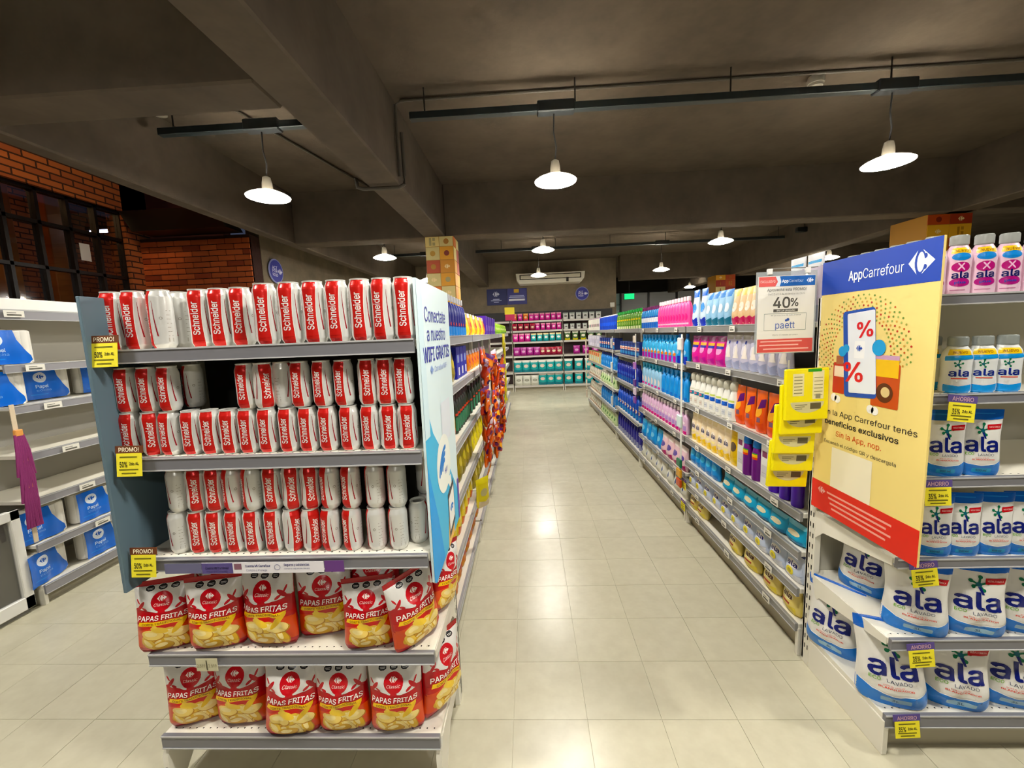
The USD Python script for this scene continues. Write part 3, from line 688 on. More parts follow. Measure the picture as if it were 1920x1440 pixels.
for k in range(4): lay(mb, tri2(sbox(-.16+.01*k, .088-.02*k, .15-.02*(k % 2), .096-.02*k)), f, C('f0a89a'), .0012, 0)
g = tri2(affinity.scale(arrow_logo(), .017, .02, origin=(0, 0))); lay(mb, (g[0]+[-.19, .09], g[1]), f, C('e8b0a8'), .0012, 0)
mb.build(ap, 'print', 'card')

# hanging 40 % sign and cleaning cloth packs at the near corner of the right bays
hs = thing('promo_sign', 'clear hanging holder with white 40% promotion sheet above the right shelves', 'sign', TR(1.108, 1.85, 1.468, s=.955))
MB().add(bx(-.132, .132, .001, .005, -.0, .365), C('dfe4e6')).build(hs, 'acrylic_holder', 'clear')
MB().add(bx(-.124, .124, -.001, .001, .003, .345), C('e9e7df')).build(hs, 'sheet', 'paper')
mb = MB(); f1 = flat_fn(-.0012)
def L(g, c, o=.0006): lay(mb, g, f1, C(c), o, 0)
L(tri2(sbox(-.122, .30, -.04, .343)), 'e0605c'); L(tri2(sbox(-.04, .30, .122, .343)), '1f62b4'); L(tri2(Polygon([(-.05, .30), (-.032, .30), (-.025, .32), (-.032, .343), (-.05, .343), (-.04, .32)])), 'dfe6f2', .001)
L(text2('EXCLUSIVO', .010, .065, True, cx=-.083, cy=.322), 'f6c8c4', .001); L(text2('App', .013, .028, True, cx=-.008, cy=.322), 'ffffff', .001); L(text2('Carrefour', .013, .062, cx=.04, cy=.322), 'c0d4f0', .001)
g = tri2(affinity.scale(arrow_logo(), .012, .015, origin=(0, 0))); L((g[0]+[.1, .322], g[1]), 'dfeaff', .001)
L(text2('Aprovechá esta PROMO!', .012, .17, True, cx=-.0, cy=.285), '8a8a88'); L(text2('Del 12 al 18 de diciembre de 2025', .008, .16, cx=-.0, cy=.266), 'a8a8a4')
L(text2('40', .046, .075, True, cx=-.02, cy=.228), '55534e'); L(text2('%', .034, .034, True, cx=.036, cy=.228), '55534e'); L(tri2(sbox(-.055, .186, .052, .199)), '55534e'); L(text2('EN LA UNIDAD', .007, .08, True, cx=0, cy=.1925), 'd8d8d0', .001)
fr_ = sbox(-.095, .104, .09, .180); L(tri2(fr_.difference(fr_.buffer(-.0018))), '9aa49c'); L(text2('en productos de esta marca', .006, .13, cx=0, cy=.172), '98a0a0', .001)
L(text2('paett', .030, .085, cx=-.002, cy=.128), '5a70b4', .001); L(tri2(Point(.01, .152).buffer(.006).union(Point(.002, .148).buffer(.005))), '2f4fa0', .0014)
L(text2('Máximo 12 unidades por compra', .006, .11, cx=0, cy=.084), 'a0a09c')
L(tri2(sbox(-.122, .006, .122, .066)), 'd8564e'); 
for k, (a, b_) in enumerate(((-.108, .075), (-.112, .06), (-.095, .105))): L(tri2(sbox(a, .052-.017*k, b_, .058-.017*k)), 'f2b4aa', .001)
mb.build(hs, 'print', 'paper')
for k, x in enumerate((-.075, .09)):
    MB().add(bx(x-.01, x+.01, -.006, .01, .352, .378, .002), C('efeeea')).build(hs, 'clip', 'plastic')
MB().add(tube([(-.075, .004, .377), (.0, .004, .379), (.09, .004, .377), (.135, .004, .379)], .002), C('8a8a88')).build(hs, 'wire', 'plastic')
def cloth_build(root):
    MB().add(bx(-.088, .088, -.008, .008, 0, .21, .004), C('f2e300')).build(root, 'pack', 'film')
    mb = MB(); f = flat_fn(-.008)
    bow = affinity.scale(Point(0, 0).buffer(1, quad_segs=10), .068, .045).intersection(sbox(-.1, -.1, .1, 0))
    lay(mb, tri2(affinity.translate(bow, 0, .075)), f, C('cfcaa0'), .0006, 0)
    for k in range(3): lay(mb, tri2(sbox(-.05, .062-.008*k, .0-.01*k, .0645-.008*k)), f, C('6a6a50'), .001, 0)
    lay(mb, tri2(sbox(.012, .045, .055, .07)), f, C('5a5440'), .001, 0)
    lay(mb, tri2(sbox(-.06, .1, -.015, .19)), f, C('e6dfae'), .0006, 0); lay(mb, tri2(sbox(.02, .085, .065, .2)), f, C('e9e3b6'), .0006, 0)
    for k in range(6): lay(mb, tri2(sbox(-.055, .11+.013*k, -.022, .114+.013*k)), f, C('98946a'), .001, 0); lay(mb, tri2(sbox(.026, .1+.014*k, .06, .103+.014*k)), f, C('a09c70'), .001, 0)
    lay(mb, tri2(sbox(.032, .088, .052, .106)), f, C('8f8d78'), .0014, 0)
    lay(mb, tri2(sbox(.0, .196, .055, .208)), f, C('3f9a3a'), .001, 0)
    mb.build(root, 'print', 'film')
CLOTH = Kind('cloth_pack', 'cloth pack', cloth_build)
for k, (x, y, z) in enumerate(((1.113, 1.700, 1.205), (1.105, 1.725, 1.14), (1.103, 1.75, 1.05), (1.105, 1.775, .965), (1.108, 1.80, .885))):
    CLOTH.put(TR(x+(0, .006, -.004, .008, 0)[k], y, z, rz=.05, ry=(-.06, -.05, .02, .03, .06)[k]*.6+.02), 'yellow cleaning cloth pack, ' + ('topmost', 'second from the top', 'middle one', 'fourth from the top', 'lowest')[k] + ' of the hanging strip beside the poster', 'yellow cloth packs on the strip')
stp = MB().add(bx(1.105, 1.111, 1.812, 1.815, .95, 1.44), C('e6e6dc'))
stp.build('/World', 'hanging_strip', 'clear', 'clear hanging strip carrying the yellow cloth packs', cat='strip')
# ------------------------------------------------------------------ product builders
def RAY(px, py):
    return _right*((px-960)/FPX) - _upv*((py-720)/FPX) + _fw
def ATY(px, py, y):
    """where the sight line of a photo pixel meets the plane Y = y"""
    d = RAY(px, py); return d*(y/d[1])+[0, 0, CAMZ]
def ATZ(px, py, z):
    d = RAY(px, py); return d*((z-CAMZ)/d[2])+[0, 0, CAMZ]
def ATX(px, py, x):
    d = RAY(px, py); return d*(x/d[0])+[0, 0, CAMZ]

def ell_fn(rx, ry):
    """print on an elliptic cylinder, u measured along x at the front"""
    def fn(u, v, o):
        a = u/rx
        return np.stack([(rx+o)*np.sin(a), -(ry+o)*np.cos(a), v], 1)
    return fn

def prof_fn(prof, sx, sy):
    rr = np.array([p[0] for p in prof]); zz = np.array([p[1] for p in prof])
    def fn(u, v, o):
        r = np.interp(v, zz, rr); a = u/(rr.max()*sx)
        return np.stack([(sx*r+o)*np.sin(a), -(sy*r+o)*np.cos(a), v], 1)
    return fn

def bottle(name, prof, body, cap=None, capc='ffffff', label=(), sx=1.0, sy=1.0, m='plastic', capm='plastic', extra=None, n=20, edge=.012):
    H = prof[-1][1]; W = 2*max(p[0] for p in prof)*sx
    def b(root):
        MB().add(lathe(prof, n, sx, sy), C(body)).build(root, 'body', m)
        if cap: MB().add(lathe(cap, n, min(sx, 1), min(1, max(sy, .75))), C(capc)).build(root, 'cap', capm)
        if label: label_on(root, label, W, H, prof_fn(prof, sx, sy), edge=edge)
        if extra: extra(root)
    return Kind(name, 'bottle', b)

def pouch_surf(w, h, t, seed, pillow=False, wr=.004, pinch=.06, flare=0.0):
    def hw(v):
        q = np.clip(v/h, 0, 1)
        if pillow: return w/2*(1-pinch*np.sin(PI*np.clip((q-.05)/.95, 0, 1))**.7-.16*np.clip(1-q/.12, 0, 1)**2)
        return w/2*(1-pinch*np.sin(PI*np.clip((q-.1)/.9, 0, 1))**2-.10*np.clip(1-q/.1, 0, 1)**2+flare*q)
    def depth(u, v):
        q = np.clip(v/h, 0, 1); e = np.clip(1-np.abs(u/(w/2))**2.6, 0, 1)**.6
        if pillow: g = np.clip(np.sin(PI*np.clip((q+.012)/.95, 0, 1)), 0, 1)**.55*(1.16-.36*q)
        else: g = np.minimum(1, (.62+q*2.2))*np.clip((1-q)/.72, 0, 1)**.75
        nz = meshkit.noise(np.stack([u*38+seed*7.3, v*24+seed*3.1, 0*u+seed], -1), seed)-.5
        nz2 = meshkit.noise(np.stack([u*70+v*24, v*48-u*16+seed, 0*u+seed+5.0], -1), seed+3)-.5
        env = np.clip((1-np.abs(u/(w/2)))*6, 0, 1)*np.clip(q*8, 0.0, 1)*np.clip((1-q)*12, .0, 1)
        return t/2*g*e+(nz*wr*2.2+nz2*wr*.45)*env*(.4+.6*g)
    def fn(side):
        def f(u, v, o):
            k = hw(v)/(w/2)
            return np.stack([u*k*side, -side*(depth(u*side, v)+o), v], 1)
        return f
    return fn

def pouch_mesh(fn, w, h, nu=18, nv=26):
    us = np.sin(np.linspace(-PI/2, PI/2, nu))*w/2; vs = np.linspace(0, h, nv)
    U, V = np.meshgrid(us, vs); U, V = U.ravel(), V.ravel()
    i, j = np.meshgrid(np.arange(nv-1), np.arange(nu-1), indexing='ij'); a = (i*nu+j).ravel()
    f = np.vstack([np.stack([a, a+1, a+nu+1], 1), np.stack([a, a+nu+1, a+nu], 1)])
    va, vb = fn(1)(U, V, 0), fn(-1)(U, V, 0)
    # close the bottom
    n = len(va); bot = []
    for k in range(nu-1):
        p, q = k, k+1; r, s_ = n+nu-1-k, n+nu-2-k
        bot += [(p, s_, q), (p, r, s_)]
    return trimesh.Trimesh(np.vstack([va, vb]), np.vstack([f, f+n, np.array(bot)]), process=False)

def pouch(name, cat, w, h, t, base, front, back=(), seed=1, pillow=False, m='film', wr=.004, pinch=.06, nu=18, nv=26, edge=.014, part='pouch_body', flare=0.0):
    def b(root):
        fn = pouch_surf(w, h, t, seed, pillow, wr, pinch, flare)
        mm = pouch_mesh(fn, w, h, nu, nv); mm.merge_vertices()
        MB().add(mm, C(base), True).build(root, part, m)
        label_on(root, front, w, h, fn(1), m, edge=edge, off=.0006+wr*.16)
        if back: label_on(root, back, w, h, fn(-1), m, name='back_print', edge=edge)
    return Kind(name, cat, b)

def carton(name, cat, w, d, h, base, front, m='card', bev=.002):
    def b(root):
        MB().add(bx(-w/2, w/2, 0, d, 0, h, bev), C(base)).build(root, 'box', m)
        if front: label_on(root, front, w, h, flat_fn(0), m, edge=0)
    return Kind(name, cat, b)

# ------------------------------------------------------------------ beer cans
def can_build(r, h):
    def b(root):
        prof = [(r*.72, 0), (r*.80, .002), (r*.84, .006), (r*.97, .014), (r, .02), (r, h-.026), (r*.97, h-.019), (r*.84, h-.008), (r*.83, h-.004), (r*.86, h-.002), (r*.86, h), (r*.80, h), (r*.78, h-.005), (.001, h-.006)]
        MB().add(lathe(prof, 40), C('dededa')).build(root, 'body', 'can_metal')
        tab = manifold3d.CrossSection([np.array([(-.008, -.01), (.008, -.01), (.008, .012), (-.008, .012)])]).offset(.003, manifold3d.JoinType.Round, 2.0, 16).extrude(.0015)
        MB().add(tab, C('c9c9c6'), T=TR(0, .0, h-.0058)).build(root, 'pull_tab', 'silver')
        zz = np.linspace(.004, h-.005, 30); q = (zz-.004)/(h-.009)
        wd = r*(.50+.17*(2*np.abs(q-.45))**1.7)
        mid = prof_fn(prof[:11], 1, 1)
        def band(k0, k1):
            return tri2(Polygon(list(zip(k0, zz))+list(zip(k1[::-1], zz[::-1]))))
        mb = MB()
        lay(mb, band(-wd-.0022, wd+.0022), mid, C('f4f1ea'), .0003, .005)
        lay(mb, band(-wd, wd), mid, C('cf1d16'), .0006, .005)
        z2 = zz[(q > .18) & (q < .86)]; qq = (z2-z2[0])/(z2[-1]-z2[0])
        for sgn in (1, -1):
            c = sgn*(r*.70+.006+r*.22*(1-qq)**2.2); wdt = .0004+.0016*(1-qq)
            lay(mb, tri2(Polygon(list(zip(c-wdt, z2))+list(zip((c+wdt)[::-1], z2[::-1])))), mid, C('a01626'), .0006, .005)
        lay(mb, text2('Schneider', r*.60, h*.56, True, rot=90, cx=-.001, cy=h*.5), mid, C('f7f3ee'), .001, .005)
        lay(mb, tri2(sbox(-r*.5, h*.115, r*.5, h*.12)), mid, C('a51610'), .001, .008)
        for sgn in (-1, 1):
            u0 = sgn*r*2.05
            lay(mb, tri2(Point(u0-r*.6, h*.52).buffer(r*.13).difference(Point(u0-r*.6, h*.52).buffer(r*.09))), mid, C('8a8478'), .0005, .008)
            for k in range(7): lay(mb, tri2(sbox(u0-.006, h*(.22+.07*k), u0+.008-.002*(k % 3), h*(.22+.07*k)+.0016)), mid, C('a9a69c'), .0005, 0)
            lay(mb, tri2(sbox(u0-.007, h*.12, u0+.008, h*.19)), mid, C('bdbab0'), .0005, 0)
        mb.build(root, 'printed_label', 'can_metal')
    return b
TALL = Kind('tall_beer_can', 'beer can', can_build(.0345, .193))
SMALL = Kind('beer_can', 'beer can', can_build(.0312, .149))
def face(a): return {True: 'turned to its silver back', False: ''}[abs(a) > 60]
def can_row(kind, xs, z, look, where):
    n = len(xs); prev = None
    for i, (px, py, Y, a) in enumerate(xs):
        p = ATY(px, py, Y)
        rz = math.atan2(-p[0], p[1])+math.radians(a*1.12-4)
        st = 'silver back out' if abs(a) > 60 else 'band turned right' if a > 12 else 'band facing front' if a > -12 else 'band turned left'
        kind.put(TR(p[0], Y, z, rz), f'{look}, {st}, {ORD[i]} from left, {where}', f'beer cans {where}')
can_row(TALL, [(216, 600, 1.345, -25), (256, 600, 1.345, -32), (304, 600, 1.345, -75), (342, 600, 1.42, -80), (378, 600, 1.375, -22), (416, 600, 1.375, -22), (455, 600, 1.375, -18), (499, 585, 1.31, -16), (546, 585, 1.31, -20), (590, 585, 1.31, -18), (634, 585, 1.31, -20), (678, 585, 1.31, -14), (719, 585, 1.31, -24), (759, 580, 1.31, -8)],
        1.5935, 'tall beer can', 'top shelf')
Zs = 1.2385
row3 = [(248, 812, -28), (287, 812, -8), (322, 812, -40), (362, 812, -28), (397, 810, -20), (433, 810, -20), (468, 808, -24), (504, 808, -24), (543, 808, -24), (580, 806, -24), (617, 806, -24), (657, 806, -26), (696, 804, -22), (731, 804, -4), (765, 804, 0)]
can_row(SMALL, [(px, py, 1.325, a) for px, py, a in row3], Zs, 'beer can', 'lower tier, second shelf')
row2 = [(236, 715, 1.325, -26), (277, 715, 1.325, -26), (316, 715, 1.325, -32), (362, 715, 1.40, -70), (462, 715, 1.325, -26), (495, 715, 1.325, 14), (531, 715, 1.345, 75), (564, 715, 1.325, -24), (605, 715, 1.325, -26), (645, 715, 1.325, -26), (690, 712, 1.325, -6), (723, 712, 1.325, -6), (757, 712, 1.325, -20)]
can_row(SMALL, row2, Zs+.1495, 'beer can', 'upper tier, second shelf')
Zs = .8905
row5 = [(338, 995, 1.325, -100), (374, 995, 1.325, -18), (408, 995, 1.325, -20), (443, 995, 1.325, -24), (477, 995, 1.325, -18), (516, 995, 1.325, -22), (551, 995, 1.325, 24), (586, 995, 1.325, 20), (622, 995, 1.325, -44), (662, 995, 1.325, -44), (707, 995, 1.325, -84), (748, 995, 1.325, -84), (786, 990, 1.37, 95)]
can_row(SMALL, row5, Zs, 'beer can', 'lower tier, third shelf')
row4 = [(334, 915, 1.325, -100), (369, 915, 1.325, -10), (404, 915, 1.325, -16), (438, 915, 1.325, -62), (474, 915, 1.325, -66), (512, 915, 1.325, -18), (548, 915, 1.325, 0), (583, 915, 1.325, 2), (620, 915, 1.325, -52), (659, 915, 1.325, -40), (704, 915, 1.325, -84), (745, 915, 1.325, -84)]
can_row(SMALL, row4, Zs+.1495, 'beer can', 'upper tier, third shelf')
SMALL.put(TR(-.392, 1.44, Zs, 1.2), 'beer can standing deep on the third shelf beside the wifi board', 'beer cans lower tier, third shelf')
SMALL.put(TR(-.392, 1.44, Zs+.1495, .9), 'beer can in shadow on top of the deep can beside the wifi board', 'beer cans upper tier, third shelf')

# ------------------------------------------------------------------ crisps
def chip(cx, cy, rx, ry, rot, c):
    g = affinity.rotate(affinity.scale(Point(0, 0).buffer(1, quad_segs=5), rx, ry), rot)
    return ('geom', affinity.translate(g, cx, cy), c)
rc = random.Random(11)
# graphic coordinates: fractions of the bag's width and height, ellipses stretched to the bag's aspect
crisps = [('rect', -.5, .5, .93, 1.0, 'a01018'), ('poly', [(-.5, .66), (-.3, .64), (-.1, .60), (.12, .60), (.35, .635), (.5, .67), (.5, .935), (-.5, .935)], 'd5d3cf')]
for x, y_, r_, ro in ((-.36, .70, .09, 40), (-.30, .655, .05, -20), (-.42, .66, .06, 10), (.36, .70, .09, -35), (.29, .66, .06, 25), (.43, .66, .06, -10), (.40, .75, .05, 60), (-.41, .76, .045, -50)):
    crisps.append(chip(x, y_, r_, r_*.32, ro, 'b81622'))
crisps += [chip(0, .735, .185, .125, 0, 'c01420'), ('poly', [(-.05, .64), (.05, .64), (.07, .585), (-.07, .585)], 'c01420'),
           ('geom', affinity.translate(affinity.scale(arrow_logo(), .062, .05, origin=(0, 0)), 0, .775), 'f3e9e4'), ('text', 'Classic', 0, .70, .036, .26, {'slant': .25}, 'f0dcd8')]
for x in (-.21, .0, .21):
    o = [(x+.088*math.cos(a), .905+.036*math.sin(a)) for a in np.radians(np.arange(22.5, 360, 45))]
    crisps += [('poly', o, 'e8e6e0'), ('poly', [(x+(p-x)*.9, .905+(q-.905)*.9) for p, q in o], '16161a'), ('rect', x-.05, x+.05, .905, .911, 'c9c9c6'), ('rect', x-.04, x+.04, .893, .898, 'c9c9c6')]
crisps += [('poly', [(-.5, .40), (.5, .40), (.5, .10), (-.5, .10)], 'd84a12'), ('poly', [(-.5, .36), (-.2, .40), (.1, .37), (.5, .41), (.5, .46), (-.5, .46)], 'c41a14'),
           ('text', 'PAPAS FRITAS', .0, .535, .062, .86, {'bold': True, 'slant': .12}, 'f6f0ea'), ('poly', [(-.43, .435), (.37, .425), (.41, .478), (-.40, .488)], 'f2c51e'), ('text', 'CORTE TRADICIONAL', -.01, .457, .026, .68, {'bold': True}, '8a5a10')]
for i in range(17):
    a = i*2.4; q = (i/17)**.5
    x, y_ = .0+.34*q*math.cos(a), .215+.115*q*math.sin(a)
    k = ('e8c66a', 'dfb858', 'eed385', 'd6aa48', 'f0da94', 'e2bf62')[i % 6]; ro = rc.uniform(-70, 70); rx_ = rc.uniform(.15, .20)
    crisps += [chip(x+.012, y_-.01, rx_, .075, ro, 'b98426'), chip(x, y_, rx_*.97, .072, ro, k), chip(x-.02, y_+.012, rx_*.55, .035, ro, 'f4e2a6')]
crisps += [chip(.27, .37, .16, .04, 35, 'e6c050'), chip(-.05, .36, .15, .045, -15, 'edcb66'), ('rect', -.5, .5, .0, .03, '8c0e14')]
back = [('rect', -.5, .5, .93, 1.0, 'a01018'), ('rect', -.3, .3, .3, .7, 'd5c8b0')]
CRISP = [pouch('crisp_bag', 'bag of crisps', .178, .252, .088, 'b5101a', crisps, back, seed=s_, pillow=True, wr=.0055, pinch=.05, nu=30, nv=40, edge=.009, part='bag') for s_ in (3, 8, 14)]
zb, zc = .5405, .2215
for i, (px, py, z, Y, a, k, s_, rx, ry, lab) in enumerate((
        (311, 1160, zb, 1.30, -4, 0, 1.0, -.05, .03, 'leftmost red and white crisp bag on the upper crisp shelf'),
        (407, 1160, zb, 1.305, -10, 1, 1.04, -.04, .0, 'glossy crisp bag, second from left on the upper crisp shelf'),
        (509, 1160, zb, 1.32, -22, 2, 1.10, -.06, -.03, 'fat crisp bag turned left, third on the upper crisp shelf'),
        (612, 1150, zb, 1.37, -2, 0, 1.06, -.02, .01, 'upright crisp bag, fourth from left, set back on the upper crisp shelf'),
        (692, 1165, zb, 1.30, -2, 1, .97, -.09, .0, 'crisp bag leaning back before another, fifth on the upper crisp shelf'),
        (782, 1150, zb, 1.33, 40, 2, 1.05, -.03, -.10, 'tilted crisp bag turned right at the right end of the upper crisp shelf'),
        (705, 1120, zb, 1.47, 0, 0, 1.1, -.03, .0, 'crisp bag half hidden at the back of the upper crisp shelf'),
        (425, 1130, zb, 1.45, 5, 1, 1.05, -.03, .0, 'dark crisp bag hidden behind the second bag on the upper crisp shelf'),
        (826, 1120, zb, 1.50, 62, 1, 1.0, .02, .2, 'crisp bag slumped beside the white upright under the wifi board'),
        (368, 1300, zc, 1.33, -4, 1, 1.03, -.04, .0, 'leftmost crisp bag on the bottom crisp shelf'),
        (455, 1305, zc, 1.325, -18, 0, 1.06, -.05, -.02, 'narrow-looking crisp bag turned left, second on the bottom crisp shelf'),
        (545, 1310, zc, 1.285, -10, 2, 1.08, -.07, .06, 'crisp bag leaning over the lip, third on the bottom crisp shelf'),
        (647, 1315, zc, 1.30, -10, 1, 1.04, -.05, -.04, 'crisp bag with its name tilted, fourth on the bottom crisp shelf'),
        (744, 1310, zc, 1.30, -6, 0, 1.06, -.03, .0, 'upright crisp bag, fifth from left on the bottom crisp shelf'),
        (826, 1270, zc, 1.40, 52, 2, 1.1, -.02, .05, 'crisp bag turned to the aisle at the right end of the bottom shelf'))):
    p = ATY(px, py, Y)
    CRISP[k].put(TR(p[0], Y, z+.002, math.atan2(-p[0], p[1])*.55+math.radians(a), rx, ry, s_), lab, 'red and white crisp bags')
# back faces of the display shelf's crisp bays are white
MB().add(bx(.035, .975, .383, .387, .24, .85), C('d6d3c6')).build('/World/display_shelf', 'white_back_panel', 'paint')

# ------------------------------------------------------------------ detergent on the right end display
def splash(cx, cy, s, c='1f6a4a'):
    o = []
    for a, l in ((80, 1.0), (150, .8), (20, .9), (-60, .8), (210, .6)):
        a = math.radians(a); o.append(('line', [(cx, cy), (cx+s*l*math.cos(a), cy+.55*s*l*math.sin(a))], .016, c)); o.append(('ell', cx+s*l*math.cos(a), cy+.55*s*l*math.sin(a), .035, .022, c))
    return o+[('ell', cx, cy, .045, .028, '1a5a6a')]
def ala_spec(big):
    s = [('poly', [(-.5, .86), (-.2, .845), (.2, .845), (.5, .86), (.5, 1), (-.5, 1)], '1c62c4'), ('rect', -.3, .3, .93, .945, '5a94dc'),
         ('poly', [(-.5, .25), (-.3, .19), (0, .165), (.3, .19), (.5, .25), (.5, 0), (-.5, 0)], '1a7ad8'), ('poly', [(-.5, .25), (-.3, .19), (0, .165), (.3, .19), (.5, .25), (.5, .262), (.3, .2), (0, .176), (-.3, .2), (-.5, .262)], 'f4f4f0')]
    s += splash(.02, .69, .17)
    s += [('poly', [(.12, .70), (.44, .715), (.46, .79), (.13, .775)], 'b8262c'), ('text', 'NUEVA FORMULA', .29, .745, .022, .26, {'bold': True, 'rot': 2}, 'e8b8b4'),
          ('text', 'ala', .0, .49, .21, .74, {'bold': True}, '16206e'), ('poly', [(.0, .66), (.05, .66), (.10, .57), (.06, .57)], '16206e'),
          ('text', 'ECO', -.27, .345, .036, .17, {'bold': True}, '7fae5a'), ('text', 'LAVADO', .08, .335, .036, .36, {}, '4a4e62'), ('text', 'para diluir', .0, .29, .016, .3, {}, 'd8887e'), ('text', 'BLANQUEADOR', .03, .262, .02, .5, {'bold': True}, 'd8665c'),
          ('rrect', -.18, .24, .06, .125, .02, '9fc0d4' if big else '3f9ed0'), ('text', '3L' if big else '900 ml', .02, .092, .032, .1 if big else .24, {'bold': True}, '3a5a78')]
    return s
ala_back = [('rect', -.5, .5, .86, 1, '1c62c4'), ('rect', -.5, .5, 0, .24, '1a7ad8'), ('rect', -.3, .3, .35, .75, 'c9ced2')]
ALAS = pouch('detergent_pouch', 'detergent pouch', .122, .228, .062, 'dddcd8', ala_spec(0), ala_back, seed=5, wr=.0025, nu=18, nv=26, edge=.012)
ALAB = [pouch('refill_pouch', 'detergent pouch', .185, .275, .10, 'dedcd6', ala_spec(1), ala_back, seed=s_, wr=.006, pinch=.09, nu=22, nv=30, edge=.014) for s_ in (6, 21)]
def at_floor(px, py, z): p = ATZ(px, py, z); return p[0], p[1]
zz4, zz3, zz5, zz6 = .766, 1.056, .461, .161
for i, (px, lab) in enumerate(((1766, 'left one of two blue-topped pouches on the third shelf beside the poster'), (1832, 'right one of two blue-topped pouches on the third detergent shelf'))):
    p = ATY(px, 830, 1.445); ALAS.put(TR(p[0], 1.445, zz3, rz=-.30), lab, 'small detergent pouches on the third shelf')
for i, px in enumerate((1745, 1798, 1858, 1912, 1968)):
    p = ATY(px, 990, 1.445); ALAS.put(TR(p[0], 1.445, zz4, rz=-.25+.05*i, s=.98), f'blue-footed detergent pouch, {ORD[i]} from left in the full row below the two pouches', 'small detergent pouches on the fourth shelf')
for px, py, Y, z, rz, k, s_, rx, ry, lab in ((1715, 1130, 1.465, zz5, -.55, 0, 1.0, -.04, 0, 'big crumpled refill pouch in front on the fifth detergent shelf'), (1822, 1130, 1.455, zz5, -.35, 1, 1.0, -.03, 0, 'big refill pouch, middle one in front on the fifth detergent shelf'), (1915, 1120, 1.465, zz5, -.3, 0, .98, -.03, 0, 'big refill pouch cut by the picture edge on the fifth detergent shelf'),
        (1620, 1075, 1.70, zz5, -1.05, 1, 1.0, -.02, .03, 'refill pouch seen from the side, deep on the fifth detergent shelf'),
        (1672, 1270, 1.475, zz6, -.45, 0, 1.14, -.07, -.06, 'big refill pouch leaning left at the front of the lowest detergent shelf'), (1788, 1275, 1.465, zz6, -.35, 1, 1.08, -.05, 0, 'big refill pouch, second in front on the lowest detergent shelf'), (1885, 1270, 1.475, zz6, -.3, 0, 1.08, -.04, .03, 'big refill pouch, third in front on the lowest detergent shelf'),
        (1563, 1180, 1.735, zz6, -1.0, 1, 1.12, -.02, .0, 'crumpled refill pouch deep at the left end of the lowest detergent shelf')):
    p = ATY(px, py, Y); ALAB[k].put(TR(p[0], Y, z, rz, rx, ry, s_), lab, 'big refill pouches on the end display')
bprof = [(.030, 0), (.034, .004), (.035, .02), (.033, .05), (.0335, .09), (.035, .105), (.030, .125), (.022, .138), (.018, .142)]
bprof = [(p[0], p[1]*1.14) for p in bprof]
bcap = [(.020, .138), (.024, .142), (.024, .164), (.021, .168), (.0, .168)]; bcap = [(p[0], p[1]*1.14) for p in bcap]
PINKB = bottle('soap_bottle', bprof, 'e2c3d3', bcap, 'b9bcb8', [('poly', [(-.42, .82), (.42, .82), (.42, .93), (-.42, .93)], 'f0c91a'), ('text', 'NUEVO', 0, .87, .05, .5, {'bold': True}, 'a06a10'), ('ell', 0, .755, .36, .075, '2a86d6'),
    ('ell', .0, .55, .36, .10, 'b01a74'), ('line', [(-.1, .62), (.12, .5)], .03, 'e9c0dc'), ('line', [(.1, .62), (-.1, .5)], .03, 'e9c0dc'), ('text', 'ala', 0, .40, .13, .66, {'bold': True}, '1c1f5c'), ('ell', 0, .25, .4, .085, 'a8187a'), ('text', 'plus', 0, .25, .045, .4, {'bold': True}, '2f50b0'), ('rect', -.35, .2, .09, .105, 'c080a0')], sx=1.0, sy=.68, capm='frosted', n=24)
bprof2 = [(p[0]*1.12, p[1]*.99) for p in bprof]; bcap2 = [(p[0]*1.1, p[1]*.99) for p in bcap]
BLUEB = bottle('soap_bottle', bprof2, 'dcdfdf', bcap2, 'a9b0ae', [('poly', [(-.42, .80), (.42, .80), (.42, .92), (-.42, .92)], 'f0c91a'), ('text', 'NUEVO', 0, .86, .05, .5, {'bold': True}, 'a06a10'), ('poly', [(-.5, .68), (.5, .72), (.5, .80), (-.5, .78)], '2a92dc')]+splash(-.05, .6, .16)+[('text', 'ala', 0, .43, .14, .68, {'bold': True}, '1b2a80'), ('rect', -.25, .3, .30, .325, 'd8766a'), ('poly', [(-.5, 0), (.5, 0), (.5, .19), (0, .15), (-.5, .19)], '2593e0')], sx=1.05, sy=.68, capm='frosted', n=24)
for i in range(5):
    PINKB.put(TR(1.335+.078*i, 1.452, 1.667, rz=-.35), f'pink soap bottle on the top detergent shelf, {ORD[i]} right of the blue-topped poster', 'pink soap bottles on the top detergent shelf')
for i in range(5):
    PINKB.put(TR(1.335, 1.522+.066*i, 1.667, rz=-.9), f'pink soap bottle behind the poster top, {ORD[i]} one back from the front', 'pink soap bottles on the top detergent shelf')
for k, (x, y_, lab) in enumerate(((1.445, 1.46, 'white and blue soap bottle, left front one on the second detergent shelf'), (1.525, 1.46, 'white and blue soap bottle, right front one on the second detergent shelf'), (1.605, 1.46, 'white and blue soap bottle at the picture edge on the second detergent shelf'), (1.445, 1.55, 'soap bottle in shade behind the front row beside the poster'))):
    BLUEB.put(TR(x, y_, 1.341, rz=-.4 if k < 3 else -1.2), lab, 'white and blue soap bottles')
for i, (px, py, z, nm) in enumerate(((1806, 768, 1.345, 'second'), (1764, 925, 1.06, 'third'), (1741, 1082, .77, 'fourth'), (1734, 1240, .465, 'fifth'), (1706, 1375, .165, 'lowest'))):
    p = ATY(px, py, 1.375)
    PROMO35.put(TR(p[0], 1.381, z-.088+(.02 if i == 4 else 0), ry=(.12, 0, -.1, -.08, -.05)[i], rx=-.1), f'yellow price tag with violet header on the {nm} detergent shelf', 'yellow promotion tags of the detergent display')
